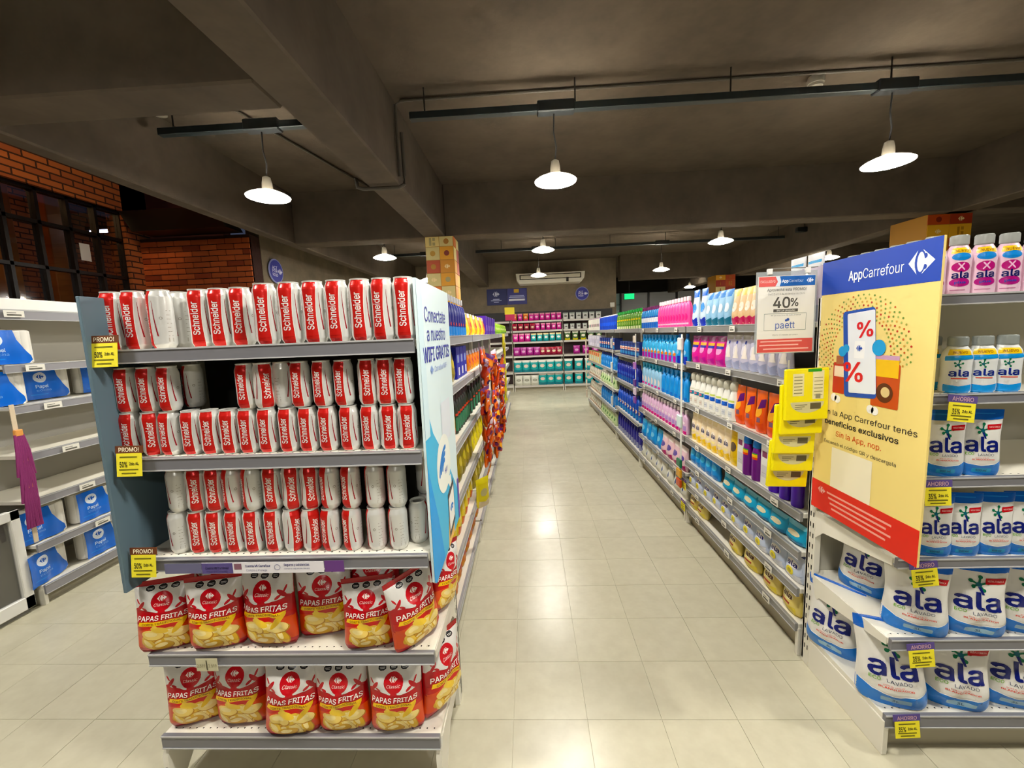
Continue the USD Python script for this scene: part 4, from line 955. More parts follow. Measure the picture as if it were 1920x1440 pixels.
# ------------------------------------------------------------------ products along the aisle
NE = ('from the near end',)
def rowR(kind, y0, y1, n, z, look, where, x=1.285, jit=.0, rz=-PI/2, s=1.0, order=1):
    """n items facing the aisle on the right run, first at y0 (near) to y1 (far)"""
    r = random.Random(len(look)*31+n)
    ks = kind if isinstance(kind, (list, tuple)) else [kind]
    for i in range(n):
        y = y0+(y1-y0)*(i/(n-1) if n > 1 else 0)
        ks[i % len(ks)].put(TR(x+r.uniform(-.4, .6)*jit, y, z, rz+r.uniform(-1, 1)*jit*4, s=s), f'{look}, {ORD[i]} from near end, {where}' if n > 1 else f'{look}, {where}', f'{look}s, {where}' if n > 1 else None)
def rowL(kind, y0, y1, n, z, look, where, x=-.475, jit=.0, s=1.0):
    rowR(kind, y0, y1, n, z, look, where, x, jit, PI/2, s)

def slim(w, h, t=.6, neck=.3):
    r = w/2
    return [(r*.86, 0), (r*.97, .004), (r, .012), (r, h*.5), (r*.96, h*.62), (r*.8, h*.74), (r*neck+.003, h*.84), (r*neck, h*.86)]
def capp(w, h, neck=.3, wide=1.25):
    r = w/2*neck*wide
    return [(r, h*.85), (r*1.05, h*.86), (r, h*.985), (r*.8, h), (.0, h)]
def pouch_sq(name, cat, w, h, t, base, top, bot, mid, seed, text=None, tc='20206a', m='film', extra=()):
    sp = [('poly', [(-.5, .80), (.5, .80), (.5, 1), (-.5, 1)], top), ('poly', [(-.5, .26), (0, .18), (.5, .26), (.5, 0), (-.5, 0)], bot), ('ell', .0, .5, .30, .13, mid)]
    if text: sp.append(('text', text, 0, .5, .14, .5, {'bold': True}, tc))
    return pouch(name, cat, w, h, t, base, sp+list(extra), [('rect', -.5, .5, .8, 1, top), ('rect', -.5, .5, 0, .24, bot)], seed=seed, nu=10, nv=14, edge=.03, wr=.003, m=m)

# --- nearest bay
w1 = 'nearest right bay'
b_bluep = pouch_sq('cleaner_pouch', 'pouch', .11, .27, .055, 'cfe0ee', '1f6fd8', '1232b8', '3a92e6', 31)
b_tealp = pouch_sq('cleaner_pouch', 'pouch', .11, .225, .055, '9cc6e4', '2a86d8', '14708e', 'd8e6f0', 32)
b_pinkp = pouch_sq('cleaner_pouch', 'pouch', .10, .215, .055, 'e6c49a', 'ecd27a', 'c81a5c', 'f2e2d0', 33)
b_magp = pouch_sq('cleaner_pouch', 'pouch', .10, .215, .055, 'c9a0c8', 'd8b8d8', 'b01a8a', '7a4aa0', 34)
b_grayp = pouch_sq('air_freshener_pack', 'pack', .11, .30, .05, 'b9afc0', 'dfe2e6', '8f93a0', 'a796b0', 35, extra=[('ell', .1, .30, .16, .06, '3f9a4a'), ('rect', .06, .14, .12, .27, '2a2018'), ('rect', -.4, .4, .86, .9, '5aa8dc')])
rowR(b_bluep, 3.24, 3.10, 2, 1.598, 'tall blue cleaner pouch', f'top shelf, {w1}', jit=.006)
rowR(b_tealp, 3.0, 2.72, 4, 1.598, 'teal and white cleaner pouch', f'top shelf, {w1}', jit=.006)
rowR(b_pinkp, 2.62, 2.40, 4, 1.598, 'pink-footed cream pouch', f'top shelf, {w1}', jit=.006)
rowR(b_magp, 2.32, 2.16, 3, 1.598, 'magenta-footed lilac pouch', f'top shelf, {w1}', jit=.006)
rowR(b_grayp, 2.06, 1.94, 2, 1.598, 'tall grey air-freshener pack with green tree', f'top shelf, {w1}', jit=.004)
b_van = pouch_sq('stain_remover_pouch', 'pouch', .135, .20, .06, 'd82a96', '8a1a6a', 'c03a9c', 'f0a0d0', 36, extra=[('rect', -.42, .42, .66, .76, 'e8a61e'), ('rect', -.35, .4, .57, .66, '3a3a9a')])
b_lil = pouch_sq('softener_pouch', 'pouch', .11, .235, .055, 'c6c3d6', 'a6a29a', 'a9aecb', 'e4dfe8', 37, extra=[('poly', [(-.2, .3), (.1, .72), (.35, .3)], 'ece4dc'), ('ell', .1, .72, .12, .05, '2a3a8c')])
rowR(b_van, 3.22, 2.82, 4, 1.328, 'pink stain-remover pouch', f'second shelf, {w1}', jit=.006)
rowR(b_lil, 2.70, 2.12, 7, 1.328, 'pale lilac softener pouch', f'second shelf, {w1}', jit=.008, s=.97)
wp = [(.036, 0), (.041, .004), (.042, .02), (.042, .10), (.039, .13), (.025, .175), (.020, .19), (.020, .195)]
wc = [(.028, .188), (.031, .195), (.032, .21), (.030, .225), (.022, .238), (.0, .243)]
b_white = bottle('bleach_bottle', wp, 'ecebe4', wc, 'b9b7a8', [('poly', [(-.48, .42), (.48, .42), (.48, .56), (-.48, .56)], '1f58c0'), ('ell', 0, .50, .30, .045, '2f6fdc'), ('rect', -.48, .48, .60, .66, 'c9d878'), ('rect', -.3, .3, .12, .3, 'cfd2d6'), ('rect', -.2, .25, .2, .22, '9aa4b4')], sx=1, sy=.8)
b_white2 = bottle('bleach_bottle', wp, 'ecebe4', wc, 'b9b7a8', [('poly', [(-.48, .42), (.48, .42), (.48, .56), (-.48, .56)], '2f7c9a'), ('ell', 0, .50, .30, .045, 'c87888'), ('rect', -.48, .48, .60, .66, 'd8d8c8'), ('rect', -.3, .3, .12, .3, 'd6cfc6'), ('rect', -.2, .25, .2, .22, 'b89a8a')], sx=1, sy=.8)
rowR([b_white]*5, 2.625, 2.985, 5, .998, 'white bottle with blue label', f'third shelf, {w1}', x=1.282, s=1.02)
rowR([b_white2], 3.075, 3.255, 3, .998, 'white bottle with teal and pink label', f'third shelf, {w1}', x=1.282, s=1.02)
b_or = pouch_sq('wax_pouch', 'pouch', .105, .235, .055, 'ea5a12', 'e8641a', 'e04a0e', 'f0b060', 38, extra=[('poly', [(-.1, .55), (.45, .62), (.45, .82), (.1, .78)], '5a1a6a'), ('rect', .0, .25, .25, .36, '7a5a70')])
rowR(b_or, 2.08, 2.56, 5, .998, 'orange wax pouch', f'third shelf, {w1}', jit=.01)
b_ye = pouch_sq('liquid_soap_pouch', 'pouch', .10, .225, .05, 'ecd9b8', 'e2cfa2', 'f2c80e', 'f0e4d4', 39, 'ala', '2a3060', extra=[('rect', -.3, .3, .28, .34, 'f0e0a0')])
b_ye2 = pouch_sq('liquid_soap_pouch', 'pouch', .11, .235, .05, 'd8b23a', 'c9a23a', 'e6c016', '5a4a3a', 40)
rowR(b_ye, 2.70, 3.24, 7, .718, 'yellow-footed liquid soap pouch', f'fourth shelf, {w1}', jit=.006, s=1.02)
rowR(b_ye2, 2.60, 2.60, 1, .718, 'ochre soap pouch with dark band', f'fourth shelf, {w1}')
pp = [(.034, 0), (.036, .006), (.036, .145), (.030, .175), (.022, .19)]
pc_ = [(.024, .185), (.03, .19), (.029, .215), (.018, .24), (.0, .243)]
b_pur = bottle('toilet_cleaner_bottle', pp, '6a1a7c', pc_, '2a6fb8', [('rect', -.48, .48, .70, .80, 'e8b01e'), ('rect', -.48, .48, .64, .71, 'd8462a'), ('rect', -.48, .48, .795, .83, '4aa04a'), ('rect', -.2, .1, .1, .55, '7d2f90')], sx=.9, sy=.7)
b_vio = bottle('toilet_cleaner_bottle', pp, '4a1aa8', pc_, '2a5ab0', [('rect', -.48, .48, .70, .78, 'e8b01e'), ('rect', -.48, .48, .62, .71, 'c83a4a'), ('rect', -.48, .48, .78, .83, '3f9a4a')], sx=.9, sy=.7)
b_box = carton('dispenser_box', 'box', .075, .11, .225, 'dcdcd8', [('rect', -.3, .3, .7, .85, '7a3a5a'), ('rect', -.35, .35, .2, .5, 'c4c2c4'), ('rect', -.3, .2, .3, .31, '8f8d90')])
rowR(b_box, 2.50, 2.24, 2, .718, 'white dispenser box', f'fourth shelf, {w1}', x=1.262)
rowR(b_pur, 2.43, 2.33, 2, .718, 'purple bottle with blue cap', f'fourth shelf, {w1}', x=1.272)
rowR(b_vio, 1.97, 2.16, 3, .718, 'violet bottle with rainbow neck', f'fourth shelf, {w1}', x=1.272)
b_b5 = pouch_sq('detergent_refill', 'pouch', .12, .165, .06, '1f8ad8', '2a9ae6', '1478c8', '6ac0ee', 41)
rowR(b_b5, 2.86, 3.24, 5, .528, 'bright blue refill pouch', f'fifth shelf, {w1}', jit=.006)
b_t5 = pouch_sq('cleaning_tablet_pack', 'pack', .15, .10, .07, '3aa6d0', '8ad0e6', '1f7fb8', 'd8d0b0', 42)
rowR(b_t5, 1.98, 2.66, 6, .528, 'light blue tablet pack', f'fifth shelf, {w1}', jit=.012)
b_w6 = pouch_sq('washing_powder_bag', 'bag', .145, .165, .07, 'c9d4ea', '2a3a78', 'dfe2ea', 'f0f0ee', 43, 'ala', '1a2070', extra=[('ell', -.05, .26, .20, .12, 'e6d51e'), ('ell', -.05, .26, .1, .06, 'b8a812')])
rowR(b_w6, 1.97, 3.24, 10, .343, 'white-blue powder bag with yellow disc', f'sixth shelf, {w1}', jit=.008, s=1.0)
b_y7 = pouch_sq('washing_powder_bag', 'bag', .15, .17, .075, 'ecd98a', 'd8b83a', 'f0dc6a', 'f6ecc0', 44, 'ala', '4a1a1a', extra=[('rect', -.25, .2, .26, .32, 'a03a1e')])
for i, y_ in enumerate((1.99, 2.16, 2.36, 2.56, 3.06, 3.2)):
    b_y7.put(TR(1.29, y_, .163, -PI/2+.1*(i % 3-1)), f'yellow powder bag, {ORD[i]} from near end, lowest shelf, {w1}', 'yellow powder bags')
# --- second bay
w2 = 'second right bay'
b_pk = bottle('softener_bottle', slim(.085, .24), 'f06aa4', capp(.085, .24, .3, 1.5), 'f6dce4', [('rect', -.48, .48, .1, .16, 'f4c0d4'), ('ell', 0, .38, .34, .14, 'e85a94')], sx=1, sy=.62, n=14)
rowR(b_pk, 3.40, 4.10, 11, 1.598, 'pink softener bottle', f'top shelf, {w2}')
b_bl = bottle('cleaner_bottle', slim(.08, .22), '2a86cc', capp(.08, .22, .32, 1.4), '6a2a5a', [('rect', -.48, .48, .32, .56, 'e2e4ee'), ('rect', -.48, .48, .58, .64, '1452a8'), ('rect', -.48, .48, .0, .3, '1a62c0')], sx=1, sy=.62, n=14)
rowR(b_bl, 4.18, 4.69, 8, 1.598, 'blue bottle with white label', f'top shelf, {w2}')
def trigger(col):
    def e(root):
        m = MB().add(prism([(-.012, .175), (.012, .175), (.012, .2), (.03, .215), (.03, .235), (-.035, .24), (-.05, .225), (-.02, .205), (-.045, .18), (-.04, .175), (-.012, .195)], -.011, .011), C(col))
        m.build(root, 'trigger_head', 'plastic')
    return e
b_sp = bottle('spray_bottle', slim(.085, .21), '5ab0e0', None, 'ffffff', [('rect', -.48, .48, .0, .30, 'b02a9a'), ('rect', -.45, .45, .32, .46, 'e08a5a'), ('ell', 0, .5, .3, .08, 'd8e2f0')], sx=1, sy=.62, extra=trigger('4a9ad8'), n=14)
b_tb = bottle('cleaner_bottle', slim(.085, .25), '4a9ede', capp(.085, .25, .3, 1.3), '1f66b4', [('rect', -.48, .48, 0, .3, '1230b0'), ('ell', 0, .45, .3, .09, '9ac8ee')], sx=1, sy=.62, n=14)
rowR(b_sp, 3.68, 4.66, 10, 1.293, 'blue and magenta spray bottle', f'second shelf, {w2}', rz=-PI/2)
rowR(b_tb, 3.42, 3.58, 2, 1.293, 'tall blue bottle', f'second shelf, {w2}')
b_s3 = bottle('spray_bottle', slim(.085, .22), '2f8fdc', None, 'ffffff', [('ell', 0, .4, .36, .16, '3f9ee8'), ('rect', -.45, .45, .05, .18, '1a6fd0')], sx=1, sy=.62, extra=trigger('3a90d6'), n=14)
b_s3b = bottle('spray_bottle', slim(.085, .22), '9ac4e0', None, 'ffffff', [('ell', 0, .36, .36, .18, 'e8dcd8'), ('rect', -.45, .45, .05, .16, 'd85a9a')], sx=1, sy=.62, extra=trigger('3aa0c8'), n=14)
rowR(b_s3, 3.41, 3.98, 6, .988, 'bright blue spray bottle', f'third shelf, {w2}')
rowR(b_s3b, 4.1, 4.66, 6, .988, 'pale spray bottle with pink foot', f'third shelf, {w2}')
b_p4 = bottle('dish_soap_bottle', slim(.08, .20), 'dcb8d6', capp(.08, .2, .34, 1.3), 'f0e6ea', [('rect', -.48, .48, 0, .17, 'cc1a80'), ('rect', -.45, .45, .2, .42, 'b094cc'), ('ell', 0, .55, .26, .07, 'f2e4ec')], sx=1, sy=.66, n=14)
rowR(b_p4, 3.42, 4.68, 15, .713, 'pink and lilac soap bottle', f'fourth shelf, {w2}')
b_b55 = pouch_sq('refill_pack', 'pouch', .15, .19, .07, '3a98e0', '6ac0f0', '3f8ade', '8ad0f4', 51)
b_m5 = pouch_sq('refill_pack', 'pouch', .17, .20, .08, 'e8c8d0', 'f2e6e0', 'b81a6c', '6a5aa0', 52)
rowR(b_b55, 4.1, 4.62, 4, .403, 'sky blue refill pouch', f'fifth shelf, {w2}', jit=.01)
rowR(b_m5, 3.44, 3.92, 4, .403, 'magenta and cream refill pack', f'fifth shelf, {w2}', jit=.01)
b_w7 = pouch_sq('powder_bag', 'bag', .155, .18, .07, 'dcdcd2', 'b9c4d8', 'd8d6c6', 'e8e8e0', 53, extra=[('poly', [(0, .62), (.12, .4), (0, .28), (-.12, .4)], '2f4a86')])
rowR(b_w7, 3.42, 4.64, 8, .163, 'white powder bag with dark blue drop', f'lowest shelf, {w2}', jit=.008)
# --- third bay
w3 = 'third right bay'
b_gr = bottle('insecticide_bottle', slim(.085, .23), '5a8a32', capp(.085, .23, .4, 1.6), '1f9a3a', [('rect', -.48, .48, .52, .62, 'd8c02a'), ('rect', -.48, .48, .0, .18, 'd6dcae'), ('ell', 0, .36, .3, .12, 'a8c070')], sx=1, sy=.62, n=12)
rowR(b_gr, 4.82, 5.96, 11, 1.598, 'green and yellow bottle', f'top shelf, {w3}')
b_db = carton('capsule_box', 'box', .12, .12, .17, '142a78', [('rect', -.5, .5, .42, .66, 'f0dcd4'), ('rect', -.4, .4, .48, .58, 'd86a54'), ('rect', -.5, .5, .1, .32, '2f86c4'), ('rect', -.5, .5, .7, .8, '1f4a9c')])
rowR(b_db, 4.82, 5.68, 7, 1.268, 'dark blue box with white band', f'second shelf, {w3}', x=1.25)
b_nv = bottle('floor_cleaner_bottle', slim(.085, .26, neck=.36), '14249a', capp(.085, .26, .36, 1.3), '1a1f6a', [('rect', -.3, .3, .4, .56, '5a78c8'), ('rect', -.48, .48, .04, .3, '1a5aa8')], sx=1, sy=.65, n=12)
rowR(b_nv, 4.86, 5.96, 11, .913, 'navy floor cleaner bottle', f'third shelf, {w3}')
b_nb = bottle('floor_cleaner_bottle', slim(.11, .30, neck=.3), '1a4ab8', capp(.11, .3, .3, 1.3), '20307a', [('ell', 0, .42, .36, .1, 'e8e2de'), ('ell', 0, .42, .22, .055, 'd8703a'), ('rect', -.48, .48, .05, .25, '2f86d0')], sx=1, sy=.65, n=12)
rowR(b_nb, 4.84, 5.96, 9, .498, 'big blue cleaner bottle with white oval', f'fourth shelf, {w3}', x=1.30)
b_nb2 = bottle('floor_cleaner_bottle', slim(.10, .28, neck=.5), '1c1a8c', capp(.1, .28, .5, 1.2), '1a1a70', [('rect', -.48, .48, .0, .3, '8f94b4')], sx=1, sy=.65, n=12)
rowR(b_nb2, 4.84, 5.98, 10, .163, 'dark blue bottle with grey foot', f'lowest shelf, {w3}', x=1.30)
# --- two far bays
CANP = lambda w, h: [(w*.46, 0), (w*.5, .004), (w*.5, h*.86), (w*.4, h*.93)]
CANC = lambda w, h: [(w*.36, h*.92), (w*.4, h*.93), (w*.38, h), (0, h)]
def spray(body, cap, lab): return bottle('aerosol_can', CANP(.07, .22), body, CANC(.07, .22), cap, [('rect', -.48, .48, .3, .55, lab)], n=12)
f1 = spray('2a4ab8', 'd8d8e0', '4a6ad8'); f2 = spray('e2dcd8', 'c070b0', 'd8b0b8'); f3 = spray('e0e0d0', 'a0b8a0', '6a8a7c')
b_fw = carton('soap_box', 'box', .2, .12, .2, 'd2cfdc', [('rect', -.4, .4, .3, .7, 'b8b4c8')])
b_fo = carton('soap_box', 'box', .14, .12, .2, 'e2cf9a', [('rect', -.5, .5, .66, 1, 'd85a1e'), ('rect', -.4, .4, .2, .6, 'c9dcd0')])
b_fg = pouch_sq('sponge_pack', 'pack', .15, .18, .08, 'c6d8a8', 'e2e6d4', 'd2e0b4', '3f7a2a', 61)
b_fb = bottle('bleach_jug', slim(.12, .24, neck=.4), '4a86cc', capp(.12, .24, .4, 1.2), '22307c', [('ell', 0, .4, .3, .14, '7ab0e4')], n=12, sy=.7)
b_fl = pouch_sq('soap_pack', 'pack', .13, .17, .06, 'd8cfc0', 'e8dccc', 'c8a890', '9aa088', 62)
for (y0, y1, nm), q in (((6.12, 7.36, 'fourth right bay'), 0), ((7.5, 8.74, 'farthest right bay'), 1)):
    rowR(f1 if q == 0 else [f2, f3], y0, y1, 12, 1.598, ('blue aerosol can', 'pale aerosol can')[q], f'top shelf, {nm}', x=1.29)
    rowR(b_db if q == 0 else b_fw, y0+.06, y1-.06, 7 if q == 0 else 5, 1.298, ('dark blue carton', 'pale lilac carton')[q], f'second shelf, {nm}', x=1.25)
    rowR(b_fb if q == 0 else b_fo, y0+.05, y1-.05, 8 if q == 0 else 6, .998, ('blue bleach jug', 'orange-topped carton')[q], f'third shelf, {nm}', x=1.30 if q == 0 else 1.25, s=.95)
    rowR(b_fg if q == 0 else b_fl, y0+.07, y1-.07, 7, .718, ('green sponge pack', 'beige soap pack')[q], f'fourth shelf, {nm}')
    rowR(b_fb if q == 0 else b_fl, y0+.05, y1-.05, 8, .418, ('light blue jug', 'cream soap pack')[q], f'fifth shelf, {nm}', x=1.30)
    rowR(b_fg if q == 0 else b_fl, y0+.07, y1-.07, 7, .163, ('green-white pack', 'rosy cream pack')[q], f'lowest shelf, {nm}')
# strips hanging between the bays
def strip(x, y, z0, z1, cols, label, name='hanging_strip'):
    t = thing(name, label, 'strip', TR(x, y, 0, -PI/2 if x > 0 else PI/2))
    MB().add(bx(-.018, .018, -.001, .001, z0, z1), C('dcdcd4')).build(t, 'strip', 'paper')
    n = len(cols)
    for i, c in enumerate(cols):
        za, zb_ = z0+(z1-z0)*i/n, z0+(z1-z0)*(i+.8)/n
        if c: MB().add(bx(-.045, .045, -.022, -.002, za, zb_, .006), C(c)).build(t, 'hanging_item', 'film')
    return t
strip(1.205, 3.325, .55, 1.54, [None, None, 'cfe0e0', None, None, None, None, 'e6e6e2'], 'white hanging strip between the nearest and second right bays')
strip(1.205, 4.74, .75, 1.54, ['7a4a9a', 'd8c8d8', '5a3a80', None, 'b07ac0', None, None, 'e8dccc'], 'violet pegged strip between the second and third right bays')
strip(1.205, 3.325, .30, .55, ['c8501e', 'd8a030', '1f6a4a'], 'short strip of orange and green packs low between the right bays')
strip(1.205, 6.04, .5, 1.5, ['c9c9c9', None, 'b4b8a8', 'd6d6d0', None, 'c0c0c0'], 'pale strip between the third and fourth right bays')
strip(1.205, 8.72, .2, 1.45, ['d8c8b8', 'e2d8c8', 'cfd0b8', 'e6dcd0', 'd8d0c4', 'cfc4b0'], 'pale pegged display at the far end of the right run')
# small white shelf labels
lab_k = Kind('shelf_label', 'price label', lambda r: (MB().add(bx(-.032, .032, -.0015, 0, 0, .036), C('e6e3d8')).build(r, 'card', 'paper'), label_on(r, [('rect', -.35, .1, .6, .72, '8a887e'), ('rect', -.35, .35, .2, .45, '6a685e')], .064, .036, flat_fn(-.0015), 'paper', edge=0)))
for y0, y1, sh, nm in bays[:2]:
    for si, (zt, lh) in enumerate(sh):
        r = random.Random(si*7+int(y0*10)); ys = sorted(r.uniform(y0+.1, y1-.1) for _ in range(3))
        ys = [y0+.2+k*(y1-y0)/3+r.uniform(-.05, .05) for k in range(3)]
        for k, yy in enumerate(ys):
            lab_k.put(TR(1.2215, yy, zt-lh+.002, -PI/2), f'small white shelf label, {ORD[k]} from near end on {["top","second","third","fourth","fifth","sixth","lowest"][si]} rail, {nm} right bay', 'small white shelf labels')
for k, (yy, z, nm) in enumerate(((3.28, .345, 'lower'), (3.29, .165, 'lowest'))):
    PROMO35.put(TR(1.215, yy, z-.05, -PI/2), f'yellow price tag at the far end of the {nm} rail of the nearest right bay', 'yellow promotion tags of the right bays')

# --- left run
l1 = 'nearest left bay'
def l_bot(b, c, lab): return bottle('rinse_bottle', slim(.08, .235, neck=.4), b, capp(.08, .25, .4, .75), c, lab, sx=1, sy=.7, n=14)
k_bl = l_bot('14207c', 'c9c9cc', [('rect', -.48, .48, 0, .28, '2a86d8'), ('ell', 0, .36, .2, .05, 'd85a4a')])
rowL(k_bl, 2.34, 3.0, 8, 1.598, 'dark blue bottle with silver tip', f'top shelf, {l1}')
rowL(bottle('clear_bottle', slim(.08, .22, neck=.4), 'b9c8d4', capp(.08, .22, .4, 1.2), 'eef0f0', [('rect', -.48, .48, .05, .3, '3a3080'), ('rect', -.48, .48, .55, .7, '5a8ab0')], sx=1, sy=.7, n=14, m='frosted'), 2.14, 2.25, 2, 1.598, 'clear bottle with violet foot', f'top shelf, {l1}')
k_y = pouch_sq('scourer_pack', 'pack', .13, .17, .06, 'e6d83a', 'd8cc5a', 'eee060', 'c9b81e', 71)
k_o = pouch_sq('sponge_pack', 'pack', .13, .17, .06, 'e2823a', 'cfc0c8', 'e6a03a', 'c83a2a', 72)
rowL([k_y, k_o], 3.14, 4.3, 8, 1.598, 'yellow or orange scourer pack', 'top shelf, second left bay')
k_p = carton('violet_box', 'box', .17, .12, .2, '4a1a9c', [('rect', -.4, .4, .2, .5, '8a6ac0')])
rowL(k_p, 4.56, 5.6, 5, 1.598, 'violet carton', 'top shelf, third left bay', x=-.45)
k_g = pouch_sq('green_pack', 'pack', .15, .16, .06, '8ab83a', 'a8cc5a', '6a9a2a', 'd8e09a', 73)
rowL(k_g, 5.92, 8.5, 13, 1.598, 'light green pack', 'top shelf, far left bays')
k_yg = pouch_sq('yellow_sack', 'bag', .16, .27, .08, '9a8a1a', 'a8981e', '8a7a14', 'c9b83a', 74)
rowL(k_yg, 2.26, 2.44, 2, 1.328, 'olive yellow bag', f'second shelf, {l1}', s=.78)
rowL(carton('blue_carton', 'box', .13, .12, .2, '1420a0', [('rect', -.3, .2, .5, .75, '8a9ac8'), ('rect', -.1, .3, .1, .35, 'd8dce8')]), 2.62, 2.9, 3, 1.328, 'navy carton with pale print', f'second shelf, {l1}', x=-.45)
k_dk = bottle('dark_bottle', slim(.075, .24, neck=.4), '24301f', capp(.075, .24, .4, 1.2), '3a2a2a', [('rect', -.48, .48, .1, .5, '3f7a5a'), ('rect', -.48, .48, .55, .62, 'c85a4a')], n=12, sy=.7)
rowL(k_dk, 2.5, 3.0, 7, .998, 'dark green bottle', f'third shelf, {l1}')
k_tu = pouch_sq('yellow_tube_pack', 'pack', .11, .25, .05, 'f0d84a', 'ead060', 'e8701e', 'f2e28a', 75)
rowL(k_tu, 1.95, 2.38, 5, .998, 'yellow pack with orange foot', f'third shelf, {l1}', jit=.01)
rowL(k_yg, 2.5, 2.95, 4, .698, 'olive sack', f'fourth shelf, {l1}', s=.9)
rowL(k_tu, 1.9, 2.36, 5, .698, 'yellow and orange pack', f'fourth shelf, {l1}', jit=.01, s=.95)
rowL(k_tu, 1.8, 2.96, 9, .408, 'yellow and orange pouch', f'fifth shelf, {l1}', jit=.012, s=.95)
rowL(k_o, 1.8, 2.96, 8, .163, 'orange sponge pack', f'lowest shelf, {l1}', jit=.01)
for si, z in enumerate((1.328, .998, .698, .408, .163)):
    rowL([k_o, k_dk, k_y, k_yg, k_o][si], 3.16, 4.34, 8, z, ('orange pack', 'dark bottle', 'yellow pack', 'olive bag', 'orange-yellow pack')[si], f'{("second", "third", "fourth", "fifth", "lowest")[si]} shelf, second left bay', s=.9)
# strips of orange snack pouches hanging in front of the left run
k_sn = [pouch('toy_pouch', 'pouch', .10, .13, .04, c0, [('poly', [(-.5, .8), (.5, .66), (.5, 1), (-.5, 1)], c1), ('ell', .08, .45, .3, .2, c2), ('ell', -.16, .22, .22, .14, c3), ('poly', [(-.5, .5), (-.1, .62), (-.4, .7)], 'e8e0e6'), ('line', [(.2, .1), (.45, .35)], .05, c1)], [('rect', -.5, .5, .7, 1, c1)], seed=77+i, nu=8, nv=10, wr=.008, edge=.03)
        for i, (c0, c1, c2, c3) in enumerate((('ea6a1a', '5a2a6a', 'f09a3a', 'b03a20'), ('d84a16', '8a5a9a', 'f0b04a', '3a1a50'), ('c83a1a', 'd8c8d4', 'e8862a', '6a2a5a')))]
def snackstrip(y, z0, z1, n, nm, x=-.355):
    r = random.Random(int(y*100))
    MB().add(bx(x-.012, x-.009, y-.012, y+.012, z0, z1+.12), C('8a6a7a')).build('/World', 'hanging_strip', 'plastic', f'hanging strip behind the orange pouches at the {nm}', cat='strip')
    for i in range(n):
        k_sn[i % 3].put(TR(x+.010+.024*(i % 2), y+r.uniform(-.05, .05), z0+(z1-z0)*i/n, PI/2+r.uniform(-.8, .4), r.uniform(-.3, .3), r.uniform(-.3, .4)), f'orange and violet pouch, {ORD[i]} from bottom of the {nm}', 'orange pouches on hanging strips')
snackstrip(3.05, .62, 1.42, 17, 'nearest left strip')
snackstrip(3.85, .42, 1.38, 18, 'second left strip')
snackstrip(4.7, .40, 1.30, 16, 'third left strip')
k_hg = pouch_sq('yellow_hang_pack', 'pack', .13, .2, .04, 'd8c81e', 'e0d44a', 'cfc0a0', 'b0a878', 78)
for i in range(7): k_hg.put(TR(-.345, 5.8, .62+.13*i, PI/2+.2*(i % 3-1)), f'yellow-green hanging pack, {ORD[i]} from bottom of the farthest left strip', 'yellow-green hanging packs')
k_hg.put(TR(-.35, 2.72, .43, PI/2-.6), 'yellow pack hanging low below the nearest orange pouches')
MB().add(bx(-.362, -.359, 5.788, 5.812, .6, 1.6), C('8a8a6a')).build('/World', 'hanging_strip', 'plastic', 'hanging strip behind the yellow-green packs', cat='strip')
tt = thing('shelf_talker', 'yellow and pink promotion card standing at the far end of the left run', 'card', TR(-.36, 8.45, 1.92, .2))
MB().add(bx(-.1, .1, 0, .006, .06, .2), C('f0d81e')).build(tt, 'upper_card', 'card'); MB().add(bx(-.09, .1, 0, .006, -.06, .06), C('c82a5a')).build(tt, 'lower_card', 'card'); MB().add(bx(-.01, .01, .006, .016, -.33, .1), C('2a2a2a')).build(tt, 'stem', 'plastic')

# --- back wall shelving
def rowB(kind, x0, x1, n, z, look, where, y=11.36, s=1.0):
    ks = kind if isinstance(kind, (list, tuple)) else [kind]
    for i in range(n):
        ks[i % len(ks)].put(TR(x0+(x1-x0)*(i/(n-1) if n > 1 else 0), y, z, .05*((i*7) % 3-1), s=s), f'{look}, {ORD[i]} from left, {where}', f'{look}s, {where}')
def petb(name, base, top, bot, mid, w=.2, h=.3, seed=81, t=.09): return pouch_sq(name, 'bag', w, h, t, base, top, bot, mid, seed)
g_teal = petb('pet_food_bag', '2aa0a0', 'e6e2d8', '0f7a8a', 'd8c8b8', .225, .33, 82)
g_white = petb('pet_food_bag', 'd8d8cc', 'e8e6de', 'c9c8ba', '9a9a8a', .22, .28, 83)
g_pink = petb('pet_food_pouch', 'd83a9a', 'e6a0b4', 'b81a7a', 'f0c0d8', .13, .2, 84)
g_or = petb('pet_food_pouch', 'e87a4a', 'f0b878', 'd84a8a', 'f0d0a8', .13, .2, 85)
g_mag = petb('pet_food_bag', 'a82a8a', 'c060a8', '8a1a6a', 'd8a0c8', .17, .22, 86)
g_red = petb('pet_food_bag', '9a1a3a', 'b83a4a', '7a1230', 'e0c8a8', .15, .2, 87)
g_teal2 = petb('pet_food_pouch', '2ab0b0', 'e8d8a8', '1a8a96', 'e8f0e8', .15, .22, 88)
g_yel = petb('pet_food_bag', '3a5a2a', 'd8d8c8', 'd8c81a', 'e6e2c8', .17, .24, 89)
g_wht2 = petb('litter_pack', 'd0d0cc', 'a8b0a8', 'e2e2dc', '6a6a62', .14, .18, 90)
wm = 'back wall'
rowB([g_or, g_pink], -.36, .1, 4, 1.918, 'orange or pink pouch', f'top shelf, {wm}'); rowB(g_pink, .24, .84, 5, 1.918, 'pink pouch', f'top shelf, {wm}')
rowB(g_wht2, 1.02, 1.9, 6, 1.918, 'grey-white pack', f'top shelf, {wm}')
rowB(g_red, -.36, .12, 4, 1.658, 'dark red pouch', f'second shelf, {wm}', s=.95); rowB(g_pink, .26, .84, 5, 1.658, 'rose pouch', f'second shelf, {wm}', s=.95)
